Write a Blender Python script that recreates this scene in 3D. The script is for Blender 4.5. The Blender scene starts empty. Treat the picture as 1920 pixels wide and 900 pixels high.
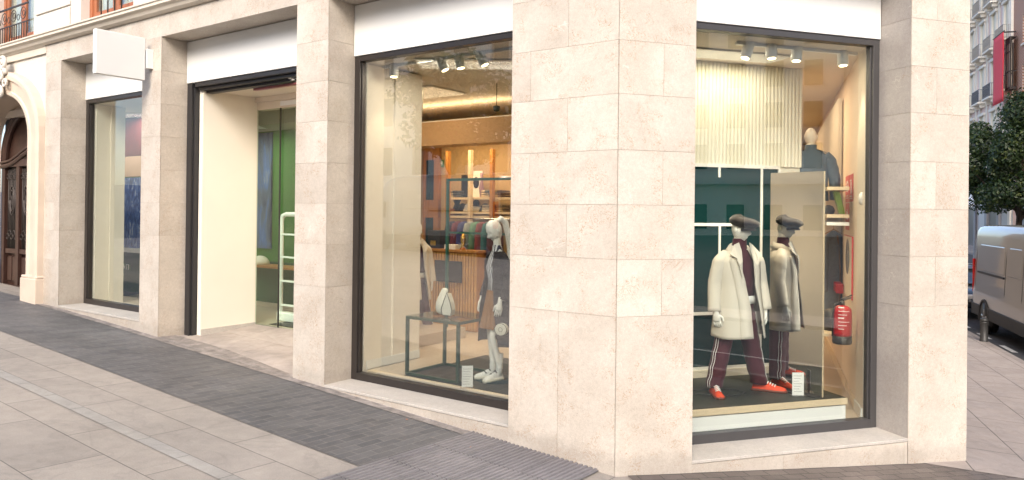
import bpy, bmesh, math, random
import numpy as np
from mathutils import Vector, Matrix
random.seed(7)
rnd = random.random
def ru(a, b): return a + (b - a) * rnd()
R = math.radians
scene = bpy.context.scene
col = scene.collection
# ------------------------------------------------------------ camera
FPX, CY, PITCH, ROLL = 1392.68, 390.56, 0.004418, 0.011331
CAMH = 2.3377
cp, sp, cr, sr = math.cos(PITCH), math.sin(PITCH), math.cos(ROLL), math.sin(ROLL)
RM = np.array([[1,0,0],[0,0,-1],[0,1,0]], float) @ (np.array([[1,0,0],[0,cp,-sp],[0,sp,cp]]) @ np.array([[cr,-sr,0],[sr,cr,0],[0,0,1]]))
cd = bpy.data.cameras.new('camera'); cam = bpy.data.objects.new('camera', cd); col.objects.link(cam)
cd.sensor_width = 36; cd.lens = 36 * FPX / 1920; cd.shift_y = -(450 - CY) / 1920
cd.clip_start = 0.05; cd.clip_end = 1500
m4 = Matrix.Identity(4)
for i in range(3):
    for j in range(3): m4[i][j] = RM[i][j]
m4[2][3] = CAMH
cam.matrix_world = m4
scene.camera = cam
# ------------------------------------------------------------ sky, sun, exposure
SUN_AZ, SUN_EL = R(190), R(35)
w = bpy.data.worlds.new('World'); scene.world = w; w.use_nodes = True
nt = w.node_tree; sky = nt.nodes.new('ShaderNodeTexSky'); sky.sky_type = 'NISHITA'; sky.sun_disc = False
sky.sun_elevation = SUN_EL; sky.sun_rotation = SUN_AZ; sky.dust_density = 3.0; sky.air_density = 0.8; sky.ozone_density = 0.6
bgn = nt.nodes['Background']; bgn.inputs[1].default_value = 0.15
nt.links.new(sky.outputs[0], bgn.inputs[0])
sl = bpy.data.lights.new('sun', 'SUN'); sl.energy = 1.02; sl.angle = R(22); sl.color = (1, .945, .865)
so = bpy.data.objects.new('sun', sl); col.objects.link(so)
sd = Vector((math.sin(SUN_AZ)*math.cos(SUN_EL), math.cos(SUN_AZ)*math.cos(SUN_EL), math.sin(SUN_EL)))
so.rotation_euler = sd.to_track_quat('Z', 'Y').to_euler(); so.location = (0, -5, 30)
scene.view_settings.view_transform = 'Standard'; scene.view_settings.look = 'None'
scene.view_settings.exposure = 1.42; scene.view_settings.gamma = 1
scene.render.engine = 'CYCLES'
cy = scene.cycles
cy.use_denoising = True; cy.max_bounces = 8; cy.diffuse_bounces = 4; cy.glossy_bounces = 4
cy.transparent_max_bounces = 12; cy.transmission_bounces = 4; cy.caustics_reflective = False; cy.caustics_refractive = False
cy.sample_clamp_indirect = 6
# ------------------------------------------------------------ frames of the place
a_, b_, c_ = -0.951658, 1.263306, R(19.2)
UA = np.array([math.sin(a_), math.cos(a_), 0]); NA = np.array([math.cos(a_), -math.sin(a_), 0])
UB = np.array([math.sin(b_), math.cos(b_), 0]); NB = np.array([-math.cos(b_), math.sin(b_), 0])
UC = np.array([math.sin(c_), math.cos(c_), 0]); MC = np.array([math.cos(c_), -math.sin(c_), 0])
C0 = np.array([0.94007772, 6.6, 0.0]); P4 = C0 + 4.06*UB; PW = np.array([3.95, 8.5, 0.0])
class Fr:
    def __init__(s, o, u, n): s.o, s.u, s.n = np.array(o, float), np.array(u, float), np.array(n, float)
    def __call__(s, a, b, z): return s.o + s.u*a + s.n*b + np.array([0, 0, z])
    def at(s, px, py, n):        # point of the plane n = const seen in that direction -> (u, z)
        r = RM @ np.array([(px-960)/FPX, -(py-CY)/FPX, -1.0])
        o = np.array([0, 0, CAMH]); P = s.o + s.n*n
        t = ((P - o) @ s.n) / (r @ s.n); q = o + r*t
        return (q - s.o) @ s.u, q[2]
    def on(s, px, py, z):        # point of the level z -> (u, n)
        r = RM @ np.array([(px-960)/FPX, -(py-CY)/FPX, -1.0])
        q = np.array([0, 0, CAMH]) + r*((z-CAMH)/r[2]); return (q - s.o) @ s.u, (q - s.o) @ s.n
FA, FB, FC = Fr(C0, UA, NA), Fr(C0, UB, NB), Fr(P4, UC, MC)
FW = Fr(PW, UC, -MC)
FX = Fr((0, 0, 0), (1, 0, 0), (0, 1, 0))
_px = [-12, -9.25, -6.14, -3.15, -.94, 0, 1.6, 3.16, 3.87, 9, 14]; _pz = [.73, .593, .405, .235, .075, 0, -.105, -.205, -.25, -.46, -.62]
_pf = np.polyfit(_px, _pz, 4)
def gz(x):
    d = x - C0[0]; e = min(max(d, -12.), 14.)
    z = float(np.polyval(_pf, e))
    if d < -12: z += (-12 - d)*.03
    if d > 17: z += min(d - 17, 60)*.036
    return z
# ------------------------------------------------------------ mesh builder
BASE = {}
class M:
    def __init__(s, fr=FX): s.v, s.f, s.t, s.sm, s.uv, s.fr = [], [], [], [], [], fr
    def add(s, vs, fs, tint=.5, smooth=False, fr='d'):
        fr = s.fr if fr == 'd' else fr
        o = len(s.v)
        for p in vs: s.v.append(tuple(fr(*p)) if fr else tuple(p))
        for f in fs: s.f.append([i+o for i in f]); s.t.append(tint); s.sm.append(smooth)
        return s
    def box(s, a0, a1, b0, b1, z0, z1, tint=.5, bev=0):
        vs = [(a0,b0,z0),(a1,b0,z0),(a1,b1,z0),(a0,b1,z0),(a0,b0,z1),(a1,b0,z1),(a1,b1,z1),(a0,b1,z1)]
        return s.add(vs, [(0,1,2,3),(4,5,6,7),(0,1,5,4),(1,2,6,5),(2,3,7,6),(3,0,4,7)], tint)
    def quad(s, ps, tint=.5): return s.add(ps, [tuple(range(len(ps)))], tint)
    def loft(s, rings, closed=True, caps=True, tint=.5, smooth=True):
        n = len(rings[0]); vs = [p for r in rings for p in r]; fs = []
        for i in range(len(rings)-1):
            for j in range(n if closed else n-1):
                k = (j+1) % n; fs.append((i*n+j, i*n+k, (i+1)*n+k, (i+1)*n+j))
        if caps and closed: fs.append(tuple(range(n))); fs.append(tuple((len(rings)-1)*n+j for j in range(n)))
        return s.add(vs, fs, tint, smooth)
    def tube(s, path, rad, n=10, flat=1.0, up=None, tint=.5, caps=True):
        path = [Vector(p) for p in path]; m = len(path)
        if not hasattr(rad, '__len__'): rad = [rad]*m
        rings = []; prev = None
        for i, p in enumerate(path):
            d = (path[min(i+1, m-1)] - path[max(i-1, 0)]).normalized()
            if prev is None:
                u = Vector(up) if up else (Vector((0,0,1)) if abs(d.z) < .9 else Vector((1,0,0)))
                x = d.cross(u).normalized()
            else: x = (prev - d*prev.dot(d)).normalized()
            y = d.cross(x).normalized(); prev = x
            rr = rad[i]; ry = rr*(flat[i] if hasattr(flat, '__len__') else flat)
            rings.append([tuple(p + x*math.cos(2*math.pi*j/n)*rr + y*math.sin(2*math.pi*j/n)*ry) for j in range(n)])
        return s.loft(rings, True, caps, tint)
    def cyl(s, c, r, z0, z1, n=20, r2=None):
        return s.loft([[(c[0]+r*math.cos(2*math.pi*j/n), c[1]+r*math.sin(2*math.pi*j/n), z0) for j in range(n)],
                       [(c[0]+(r2 or r)*math.cos(2*math.pi*j/n), c[1]+(r2 or r)*math.sin(2*math.pi*j/n), z1) for j in range(n)]], smooth=False)
    def lathe(s, c, prof, n=20, sx=1, sy=1):
        return s.loft([[(c[0]+r*sx*math.cos(2*math.pi*j/n), c[1]+r*sy*math.sin(2*math.pi*j/n), z) for j in range(n)] for r, z in prof])
    def build(s, name, mat, parent=None, solid=0, subd=0, bevel=0, recalc=True, uvfr=None, kind=None):
        me = bpy.data.meshes.new(name)
        off = np.array(BASE.get(parent.name, (0, 0, 0)) if parent else (0, 0, 0), float)
        me.from_pydata([tuple(np.array(p) - off) for p in s.v], [], s.f)
        ob = bpy.data.objects.new(name, me); col.objects.link(ob)
        me.materials.append(mat)
        if recalc:
            bm = bmesh.new(); bm.from_mesh(me); bmesh.ops.recalc_face_normals(bm, faces=bm.faces); bm.to_mesh(me); bm.free()
        me.polygons.foreach_set('use_smooth', s.sm)
        at = me.attributes.new('tint', 'FLOAT', 'FACE'); at.data.foreach_set('value', s.t)
        if uvfr:
            uv = me.uv_layers.new(name='UVMap'); vc = np.array(s.v)
            P = vc - uvfr.o; cu = P @ uvfr.u; cn = P @ uvfr.n
            idx = np.zeros(len(me.loops), int); me.loops.foreach_get('vertex_index', idx)
            uv.data.foreach_set('uv', np.stack([cu[idx], cn[idx]], 1).ravel())
        if bevel: md = ob.modifiers.new('bevel', 'BEVEL'); md.width = bevel; md.segments = 2; md.limit_method = 'ANGLE'
        if solid: md = ob.modifiers.new('solid', 'SOLIDIFY'); md.thickness = solid; md.offset = 0
        if subd: md = ob.modifiers.new('subd', 'SUBSURF'); md.levels = md.render_levels = subd
        if parent:
            ob.parent = parent
            if parent.name in BASE: BASE[ob.name] = BASE[parent.name]
        if kind: ob['kind'] = kind
        return ob
def tag(o, label, cat, group=None):
    o['label'] = label; o['category'] = cat
    if group: o['group'] = group
    return o
def thing(name, loc, label, cat, group=None, local=False):
    o = bpy.data.objects.new(name, None); col.objects.link(o); o.location = loc; o.empty_display_size = .2
    if not local: BASE[o.name] = tuple(float(x) for x in loc)
    return tag(o, label, cat, group)
def copy_tree(o, parent=None):
    c = o.copy(); col.objects.link(c); c.parent = parent
    for ch in [x for x in bpy.data.objects if x.parent == o]: copy_tree(ch, c)
    return c
def struct(o): o['kind'] = 'structure'; return o
# ------------------------------------------------------------ materials
def newmat(name):
    m = bpy.data.materials.new(name); m.use_nodes = True
    return m, m.node_tree.nodes, m.node_tree.links, m.node_tree.nodes['Principled BSDF']
def mat(name, c, rough=.6, metal=0, noise=0, nscale=8, bump=0, bscale=60, spec=.5, sheen=0, coat=0, emit=None, estr=0, stretch=None):
    m, N, L, P = newmat(name)
    P.inputs['Base Color'].default_value = (*c, 1); P.inputs['Roughness'].default_value = rough
    P.inputs['Metallic'].default_value = metal; P.inputs['Specular IOR Level'].default_value = spec
    if sheen: P.inputs['Sheen Weight'].default_value = sheen
    if coat: P.inputs['Coat Weight'].default_value = coat; P.inputs['Coat Roughness'].default_value = .05
    if emit: P.inputs['Emission Color'].default_value = (*emit, 1); P.inputs['Emission Strength'].default_value = estr
    if noise or bump:
        tc = N.new('ShaderNodeTexCoord'); mp = N.new('ShaderNodeMapping'); L.new(tc.outputs['Object'], mp.inputs[0])
        if stretch: mp.inputs['Scale'].default_value = stretch
    if noise:
        t = N.new('ShaderNodeTexNoise'); t.inputs['Scale'].default_value = nscale; t.inputs['Detail'].default_value = 6; L.new(mp.outputs[0], t.inputs['Vector'])
        r = N.new('ShaderNodeMapRange'); r.inputs[1].default_value = .3; r.inputs[2].default_value = .7
        r.inputs[3].default_value = 1-noise; r.inputs[4].default_value = 1+noise; L.new(t.outputs[0], r.inputs[0])
        mx = N.new('ShaderNodeMix'); mx.data_type = 'RGBA'; mx.blend_type = 'MULTIPLY'; mx.inputs[0].default_value = 1
        mx.inputs[6].default_value = (*c, 1); L.new(r.outputs[0], mx.inputs[7]); L.new(mx.outputs[2], P.inputs['Base Color'])
    if bump:
        t = N.new('ShaderNodeTexNoise'); t.inputs['Scale'].default_value = bscale; t.inputs['Detail'].default_value = 4; L.new(mp.outputs[0], t.inputs['Vector'])
        b = N.new('ShaderNodeBump'); b.inputs['Strength'].default_value = bump; b.inputs['Distance'].default_value = .01
        L.new(t.outputs[0], b.inputs['Height']); L.new(b.outputs[0], P.inputs['Normal'])
    return m
def mul(N, L, a, b, f=1.0, mode='MULTIPLY'):
    mx = N.new('ShaderNodeMix'); mx.data_type = 'RGBA'; mx.blend_type = mode
    for i, v in ((0, f), (6, a), (7, b)):
        if isinstance(v, (int, float)) and i == 0: mx.inputs[0].default_value = v
        elif isinstance(v, tuple): mx.inputs[i].default_value = (*v, 1)
        else: L.new(v, mx.inputs[i])
    return mx.outputs[2]
def ramp(N, L, src, stops, interp='LINEAR'):
    r = N.new('ShaderNodeValToRGB'); r.color_ramp.interpolation = interp
    el = r.color_ramp.elements
    while len(el) < len(stops): el.new(.5)
    for e, (p, c) in zip(el, stops): e.position = p; e.color = (*c, 1) if hasattr(c, '__len__') else (c, c, c, 1)
    L.new(src, r.inputs[0]); return r.outputs[0]
def noisetex(N, L, vec, scale, detail=5, rough=.55, dist=0):
    t = N.new('ShaderNodeTexNoise'); t.inputs['Scale'].default_value = scale; t.inputs['Detail'].default_value = detail
    t.inputs['Roughness'].default_value = rough; t.inputs['Distortion'].default_value = dist; L.new(vec, t.inputs['Vector']); return t.outputs[0]
def stone(name, ca, cb, vein=.6, pits=.7, rough=.55, dirt=.25):
    m, N, L, P = newmat(name)
    tc = N.new('ShaderNodeTexCoord'); V = tc.outputs['Object']
    at = N.new('ShaderNodeAttribute'); at.attribute_name = 'tint'
    # offset the pattern per slab, so that no two slabs share it
    cx = N.new('ShaderNodeVectorMath'); cx.operation = 'SCALE'; cx.inputs[0].default_value = (37, 91, 53); L.new(at.outputs['Fac'], cx.inputs['Scale'])
    ad = N.new('ShaderNodeVectorMath'); L.new(V, ad.inputs[0]); L.new(cx.outputs[0], ad.inputs[1]); V2 = ad.outputs[0]
    big = noisetex(N, L, V2, 2.2, 4, .5, .4)
    base = mul(N, L, ca, cb, ramp(N, L, big, [(.3, 0), (.7, 1)]), 'MIX')
    tnt = N.new('ShaderNodeMapRange'); tnt.inputs[3].default_value = .955; tnt.inputs[4].default_value = 1.035; L.new(at.outputs['Fac'], tnt.inputs[0])
    base = mul(N, L, base, tnt.outputs[0])
    mid = ramp(N, L, noisetex(N, L, V2, 26, 7, .8), [(.3, .86), (.6, 1.04)])
    base = mul(N, L, base, mid)
    fine = ramp(N, L, noisetex(N, L, V2, 130, 3, .8), [(.35, .84), (.6, 1.06)])
    base = mul(N, L, base, fine)
    # thin rusty squiggles
    v = noisetex(N, L, V2, 17, 3, .65, 1.6)
    vr = ramp(N, L, v, [(.475, 1), (.5, 0), (.525, 1)])
    gate = ramp(N, L, noisetex(N, L, V2, 4, 3, .6), [(.50, 0), (.58, 1)])
    inv = N.new('ShaderNodeMath'); inv.operation = 'SUBTRACT'; inv.inputs[0].default_value = 1; L.new(vr, inv.inputs[1])
    g2 = N.new('ShaderNodeMath'); g2.operation = 'MULTIPLY'; L.new(inv.outputs[0], g2.inputs[0]); L.new(gate, g2.inputs[1])
    g3 = N.new('ShaderNodeMath'); g3.operation = 'MULTIPLY'; g3.inputs[1].default_value = vein; L.new(g2.outputs[0], g3.inputs[0])
    base = mul(N, L, base, (.33, .20, .11), g3.outputs[0], 'MIX')
    # long sparse cracks, pale and dark
    for sc, cc, st in ((1.1, (.30, .22, .16), .5), (1.3, (.78, .74, .68), .35)):
        c1 = noisetex(N, L, V2, sc, 5, .6, .5)
        c2 = ramp(N, L, c1, [(.4965, 0), (.5, 1), (.5035, 0)])
        gt = ramp(N, L, noisetex(N, L, V2, 1.3+sc, 2, .5), [(.56, 0), (.62, st)])
        gm = N.new('ShaderNodeMath'); gm.operation = 'MULTIPLY'; L.new(c2, gm.inputs[0]); L.new(gt, gm.inputs[1])
        base = mul(N, L, base, cc, gm.outputs[0], 'MIX')
    # little pits
    vo = N.new('ShaderNodeTexVoronoi'); vo.inputs['Scale'].default_value = 26; L.new(V2, vo.inputs['Vector'])
    pg = ramp(N, L, noisetex(N, L, V2, 3.3, 2, .5), [(.5, 0), (.66, pits)])
    pr = ramp(N, L, vo.outputs['Distance'], [(.06, 1), (.14, 0)])
    pm = N.new('ShaderNodeMath'); pm.operation = 'MULTIPLY'; L.new(pg, pm.inputs[0]); L.new(pr, pm.inputs[1])
    base = mul(N, L, base, (.16, .12, .10), pm.outputs[0], 'MIX')
    # street dirt near the ground (world height)
    geo = N.new('ShaderNodeNewGeometry'); sx = N.new('ShaderNodeSeparateXYZ'); L.new(geo.outputs['Position'], sx.inputs[0])
    hx = N.new('ShaderNodeMath'); hx.operation = 'MULTIPLY_ADD'; hx.inputs[1].default_value = .062; hx.inputs[2].default_value = -.058; L.new(sx.outputs['X'], hx.inputs[0])
    hh = N.new('ShaderNodeMath'); hh.operation = 'ADD'; L.new(sx.outputs['Z'], hh.inputs[0]); L.new(hx.outputs[0], hh.inputs[1])
    nz = N.new('ShaderNodeMath'); nz.operation = 'MULTIPLY_ADD'; nz.inputs[1].default_value = -.25; L.new(noisetex(N, L, V, 9, 4, .6), nz.inputs[0]); L.new(hh.outputs[0], nz.inputs[2])
    dr = ramp(N, L, nz.outputs[0], [(0.0, dirt*1.2), (.10, 0)])
    base = mul(N, L, base, (.22, .19, .165), dr, 'MIX')
    L.new(base, P.inputs['Base Color']); P.inputs['Roughness'].default_value = rough; P.inputs['Specular IOR Level'].default_value = .35
    bp = N.new('ShaderNodeBump'); bp.inputs['Strength'].default_value = .25; bp.inputs['Distance'].default_value = .004
    L.new(noisetex(N, L, V2, 60, 5, .7), bp.inputs['Height']); L.new(bp.outputs[0], P.inputs['Normal'])
    return m
def paving(name, w, h, c1, c2, mortar, ms=.004, swap=False, offset=.5, rough=.7, speck=.12, blotch=.25, lowfreq=.6, bumpd=.004, warp=.0, off=(0, 0)):
    m, N, L, P = newmat(name)
    uv = N.new('ShaderNodeUVMap'); mp = N.new('ShaderNodeMapping'); L.new(uv.outputs[0], mp.inputs[0])
    mp.inputs['Location'].default_value = (off[0], off[1], 0)
    if swap: mp.inputs['Rotation'].default_value = (0, 0, R(90))
    vec = mp.outputs[0]
    if warp:
        nn = N.new('ShaderNodeTexNoise'); nn.inputs['Scale'].default_value = 6; L.new(vec, nn.inputs['Vector'])
        vm = N.new('ShaderNodeVectorMath'); vm.operation = 'MULTIPLY_ADD'; vm.inputs[1].default_value = (warp, warp, 0); L.new(nn.outputs['Color'], vm.inputs[0]); L.new(vec, vm.inputs[2]); bvec = vm.outputs[0]
    else: bvec = vec
    b = N.new('ShaderNodeTexBrick'); L.new(bvec, b.inputs['Vector']); b.offset = offset; b.squash = 1
    b.inputs['Scale'].default_value = 1; b.inputs['Brick Width'].default_value = w; b.inputs['Row Height'].default_value = h
    b.inputs['Mortar Size'].default_value = ms; b.inputs['Mortar Smooth'].default_value = .1; b.inputs['Bias'].default_value = 0
    b.inputs['Color1'].default_value = (*c1, 1); b.inputs['Color2'].default_value = (*c2, 1); b.inputs['Mortar'].default_value = (*mortar, 1)
    base = b.outputs['Color']
    base = mul(N, L, base, ramp(N, L, noisetex(N, L, vec, 110, 3, .85), [(.34, 1-speck*1.3), (.66, 1+speck*1.2)]))
    base = mul(N, L, base, ramp(N, L, noisetex(N, L, vec, lowfreq, 5, .6, .6), [(.3, 1-blotch), (.7, 1+blotch*.5)]))
    base = mul(N, L, base, ramp(N, L, noisetex(N, L, vec, 5, 6, .75), [(.3, .86), (.65, 1.06)]))
    # dark spots of gum and stains
    vo = N.new('ShaderNodeTexVoronoi'); vo.inputs['Scale'].default_value = 2.1; L.new(vec, vo.inputs['Vector'])
    base = mul(N, L, base, (.12, .115, .11), ramp(N, L, vo.outputs['Distance'], [(.018, .75), (.035, 0)]), 'MIX')
    # long dark streaks
    st = ramp(N, L, noisetex(N, L, vec, 1.3, 3, .55, .8), [(.47, 0), (.5, .16), (.52, 0)])
    base = mul(N, L, base, (.10, .095, .09), st, 'MIX')
    L.new(base, P.inputs['Base Color'])
    rr = ramp(N, L, noisetex(N, L, vec, 3, 4, .6), [(.3, rough-.12), (.7, rough+.1)]); L.new(rr, P.inputs['Roughness'])
    bp = N.new('ShaderNodeBump'); bp.inputs['Strength'].default_value = .6; bp.inputs['Distance'].default_value = bumpd
    hn = noisetex(N, L, vec, 90, 5, .7)
    mm = N.new('ShaderNodeMath'); mm.operation = 'MULTIPLY_ADD'; mm.inputs[1].default_value = -1.2; L.new(b.outputs['Fac'], mm.inputs[0]); L.new(hn, mm.inputs[2])
    L.new(mm.outputs[0], bp.inputs['Height']); L.new(bp.outputs[0], P.inputs['Normal'])
    return m
def glassmat(name, tintc=(.93, .95, .93), refl=.12):
    m, N, L, P = newmat(name); N.remove(P)
    out = N['Material Output']
    tr = N.new('ShaderNodeBsdfTransparent'); tr.inputs[0].default_value = (*tintc, 1)
    gl = N.new('ShaderNodeBsdfGlossy'); gl.inputs['Roughness'].default_value = 0.0
    fr = N.new('ShaderNodeLayerWeight'); fr.inputs[0].default_value = .5
    pw = N.new('ShaderNodeMath'); pw.operation = 'POWER'; pw.inputs[1].default_value = 4.5; L.new(fr.outputs['Facing'], pw.inputs[0])
    mr = N.new('ShaderNodeMapRange'); mr.inputs[3].default_value = refl; mr.inputs[4].default_value = 1
    L.new(pw.outputs[0], mr.inputs[0])
    mx = N.new('ShaderNodeMixShader'); L.new(mr.outputs[0], mx.inputs[0]); L.new(tr.outputs[0], mx.inputs[1]); L.new(gl.outputs[0], mx.inputs[2])
    L.new(mx.outputs[0], out.inputs[0]); return m
MT = dict(
 stone=stone('pink_limestone', (.475, .422, .36), (.575, .524, .458), vein=.85),
 stonedk=stone('limestone_reveal', (.455, .40, .335), (.55, .492, .42), vein=.5, pits=.3),
 stoneshd=stone('shaded_limestone', (.36, .33, .31), (.43, .40, .375), vein=.2, pits=.2),  # pier limestone darkened: shade on the corner window's right reveal put into the colour
 sill=stone('sill_stone', (.42, .395, .36), (.52, .485, .44), vein=.2, pits=.6, dirt=0),
 grout=mat('grout', (.40, .33, .27), .9),
 white=mat('white_panel', (.70, .705, .69), .35),
 signw=mat('white_sign', (.70, .705, .69), .3),
 frame=mat('dark_bronze_metal', (.055, .048, .045), .35, metal=.6, bump=.05, bscale=200),
 framed=mat('dark_grey_metal', (.030, .029, .031), .4, metal=.3), frameb=mat('grey_metal_frame', (.060, .058, .060), .4, metal=.2),
 glass=glassmat('shop_glass'), glassa=glassmat('long_window_glass', refl=.22), glassdoor=glassmat('door_glass', (.85, .91, .87), .04),
 cream=mat('cream_render', (.61, .57, .51), .8, noise=.04, nscale=3, bump=.1, bscale=80),
 cornice=mat('cream_moulding', (.62, .56, .47), .7, noise=.05, nscale=6),
 portal=mat('portal_plaster', (.60, .50, .40), .65, noise=.07, nscale=2.5, bump=.12, bscale=50),
 wood=mat('brown_window_wood', (.33, .115, .05), .45, noise=.18, nscale=9, stretch=(3, 3, .4)),
 darkwood=mat('dark_carved_wood', (.045, .022, .016), .35, noise=.3, nscale=10, bump=.2, bscale=30, stretch=(4, 4, .5)),
 iron=mat('wrought_iron', (.05, .04, .036), .5, metal=.3),
 curtain=mat('curtain', (.62, .63, .55), .9, noise=.1),
 beige=mat('beige_wall', (.74, .69, .59), .7, noise=.02, nscale=2),
 ivory=mat('ivory_wall', (.76, .68, .58), .75, noise=.02, nscale=2),
 corr=mat('ribbed_cream_panel', (.77, .745, .65), .55),
 corrgrey=mat('ribbed_grey_panel', (.58, .52, .43), .5),
 greenwall=mat('green_wall', (.045, .16, .020), .7, noise=.06),
 greendark=mat('dark_green_wall', (.02, .075, .03), .7, noise=.08),
 greenboard=mat('deep_green_gloss', (.003, .028, .030), .3, spec=.2),
 greenmetal=mat('green_painted_metal', (.022, .060, .032), .4),
 tealmetal=mat('teal_painted_metal', (.02, .11, .09), .4),
 whitemetal=mat('white_metal', (.86, .86, .85), .3),
 black=mat('black_rubber', (.018, .018, .018), .5),
 plat=mat('dark_felt_top', (.022, .027, .022), .55, noise=.15, nscale=30),
 plywood=mat('pale_plywood', (.70, .56, .38), .5, noise=.07, nscale=14, stretch=(1, 1, 8)),
 orangewood=mat('honey_wood', (.40, .18, .05), .45, noise=.15, nscale=8, stretch=(6, 6, .6)),
 floorin=mat('shop_floor_tile', (.50, .42, .33), .35, noise=.06, nscale=2),
 mannequin=mat('mannequin_white', (.80, .79, .75), .35),
 coat=mat('beige_cotton', (.66, .615, .54), .8, noise=.03, nscale=5, bump=.22, bscale=16, stretch=(1, 1, .35)),
 burg=mat('burgundy_cotton', (.062, .008, .018), .8, noise=.1, bump=.2, bscale=14, sheen=.1),
 cap=mat('dark_brown_wool', (.012, .007, .008), .9, noise=.25, nscale=60, sheen=.3),
 orange=mat('orange_suede', (.70, .065, .018), .7, noise=.08, nscale=30),
 sole=mat('rust_rubber', (.16, .04, .02), .6), lace=mat('white_cotton', (.82, .82, .80), .8),
 navy=mat('dark_navy_cloth', (.018, .015, .022), .85), skirt=mat('brown_pleated_cloth', (.26, .12, .035), .8),
 bluegrey=mat('blue_grey_denim', (.08, .11, .15), .85, noise=.08, nscale=30),
 bag=mat('cream_leather', (.74, .72, .62), .4), red=mat('red_paint', (.40, .012, .018), .3),
 redsign=mat('red_sign', (.62, .02, .03), .4), redbanner=mat('red_banner', (.82, .05, .07), .7, noise=.05),
 paper=mat('white_paper', (.85, .85, .83), .6), ink=mat('grey_ink', (.35, .35, .35), .7),
 acrylic=glassmat('clear_acrylic', (.97, .98, .98), .04),
 brass=mat('brass', (.65, .42, .12), .25, metal=1), terracotta=mat('brick_red', (.42, .17, .10), .8, noise=.15, nscale=30),
 bark=mat('bark', (.07, .05, .035), .9, noise=.3, nscale=20, bump=.6, bscale=25),
 chrome=mat('steel', (.6, .6, .6), .25, metal=1),
)
# ------------------------------------------------------------ ground
def sheet(name, fr, a0, a1, b0, b1, dz, m, step=.5, clip=None):
    na, nb = max(1, round((a1-a0)/step)), max(1, round((b1-b0)/step)); b = M(None)
    vs = []
    for i in range(na+1):
        for j in range(nb+1):
            p = fr(a0+(a1-a0)*i/na, b0+(b1-b0)*j/nb, 0); vs.append((p[0], p[1], gz(p[0])+dz))
    fs = []
    for i in range(na):
        for j in range(nb):
            q = (i*(nb+1)+j, (i+1)*(nb+1)+j, (i+1)*(nb+1)+j+1, i*(nb+1)+j+1)
            if clip and not clip(np.mean([vs[k] for k in q], 0)): continue
            fs.append(q)
    b.add(vs, fs, smooth=True, fr=None)
    o = b.build(name, m, uvfr=fr); return struct(o)
MT['asphalt'] = paving('asphalt', 400, 400, (.055, .055, .06), (.055, .055, .06), (.05, .05, .05), speck=.35, blotch=.2, rough=.85, bumpd=.006)
MT['granite'] = paving('granite_slabs', 1.25, .43, (.315, .283, .247), (.28, .252, .222), (.07, .065, .06), ms=.0035, speck=.16, blotch=.16, warp=.004, off=(.3, 1.93))
MT['granite2'] = paving('granite_slabs_wide', 1.3, .62, (.28, .25, .217), (.325, .29, .25), (.07, .065, .06), ms=.0035, speck=.16, blotch=.2, warp=.004, off=(0, 2.23))
MT['band'] = paving('grey_granite_band', .62, .14, (.30, .287, .264), (.32, .30, .268), (.07, .065, .06), ms=.003, speck=.15, blotch=.2, off=(0, 2.5))
MT['setts'] = paving('dark_stone_setts', .29, .105, (.085, .086, .090), (.125, .123, .124), (.19, .18, .17), ms=.0045, swap=True, speck=.12, blotch=.3, warp=.012, rough=.6, bumpd=.006)
MT['setts2'] = paving('brown_stone_setts', .22, .12, (.12, .10, .09), (.16, .135, .12), (.06, .055, .05), ms=.006, speck=.12, blotch=.3, warp=.02, rough=.65, bumpd=.008)
MT['right'] = paving('pale_pavement_slabs', 1.15, .62, (.33, .285, .255), (.375, .325, .29), (.09, .08, .07), ms=.006, speck=.06, blotch=.16, warp=.012, rough=.65)
MT['concrete'] = paving('rough_mortar_edge', 300, 300, (.28, .25, .23), (.28, .25, .23), (.3, .3, .3), speck=.12, blotch=.5, lowfreq=7, bumpd=.02)
MT['entry'] = paving('entrance_slab', 1.7, .9, (.34, .30, .27), (.37, .325, .29), (.18, .155, .14), ms=.003, speck=.06, blotch=.3, lowfreq=1.6, warp=.01)
MT['ribs'] = paving('ribbed_grey_paving', .60, .60, (.185, .175, .182), (.21, .198, .20), (.08, .075, .075), ms=.004, speck=.1, blotch=.22, rough=.6)
MT['kerb'] = paving('kerb_stone', 1.2, 5, (.29, .255, .23), (.31, .27, .245), (.15, .15, .15), ms=.006, speck=.12)
inC = lambda p: ((p - P4) @ MC)
g0 = M(None); vs = []; fs = []; xs = list(np.arange(-700, -20, 85)) + list(np.arange(-20, 45, 2.5)) + list(np.arange(50, 900, 85)); ys = list(np.arange(-700, 900, 80))
for x in xs:
    for y in ys: vs.append((x, y, gz(x)-.115))
for i in range(len(xs)-1):
    for j in range(len(ys)-1): k = i*len(ys)+j; fs.append((k, k+len(ys), k+len(ys)+1, k+1))
g0.add(vs, fs, smooth=True, fr=None); struct(g0.build('ground', MT['asphalt'], uvfr=FX))
KM = 2.62
sheet('pavement', FA, -9, 26, -12, .6, -.005, MT['granite2'], .5, lambda p: inC(p) < KM-.02)
sheet('pavement_slabs', FA, 1.45, 26, -2.36, -1.45, 0, MT['granite'])
sheet('pavement_band', FA, .2, 26, -2.5, -2.36, 0, MT['band'])
sheet('setts_strip', FA, 1.55, 26, -1.5, .05, .004, MT['setts'])
sheet('wall_foot_mortar', FA, 1.62, 11.9, -.13, .3, .010, MT['concrete'], .25)
sheet('corner_setts', FB, .12, 6.4, -1.6, .05, .002, MT['setts2'], .4, lambda p: inC(p) < KM-.02)
sheet('side_pavement', FC, -.35, 90, -.6, KM-.02, .006, MT['right'], .5)
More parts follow.
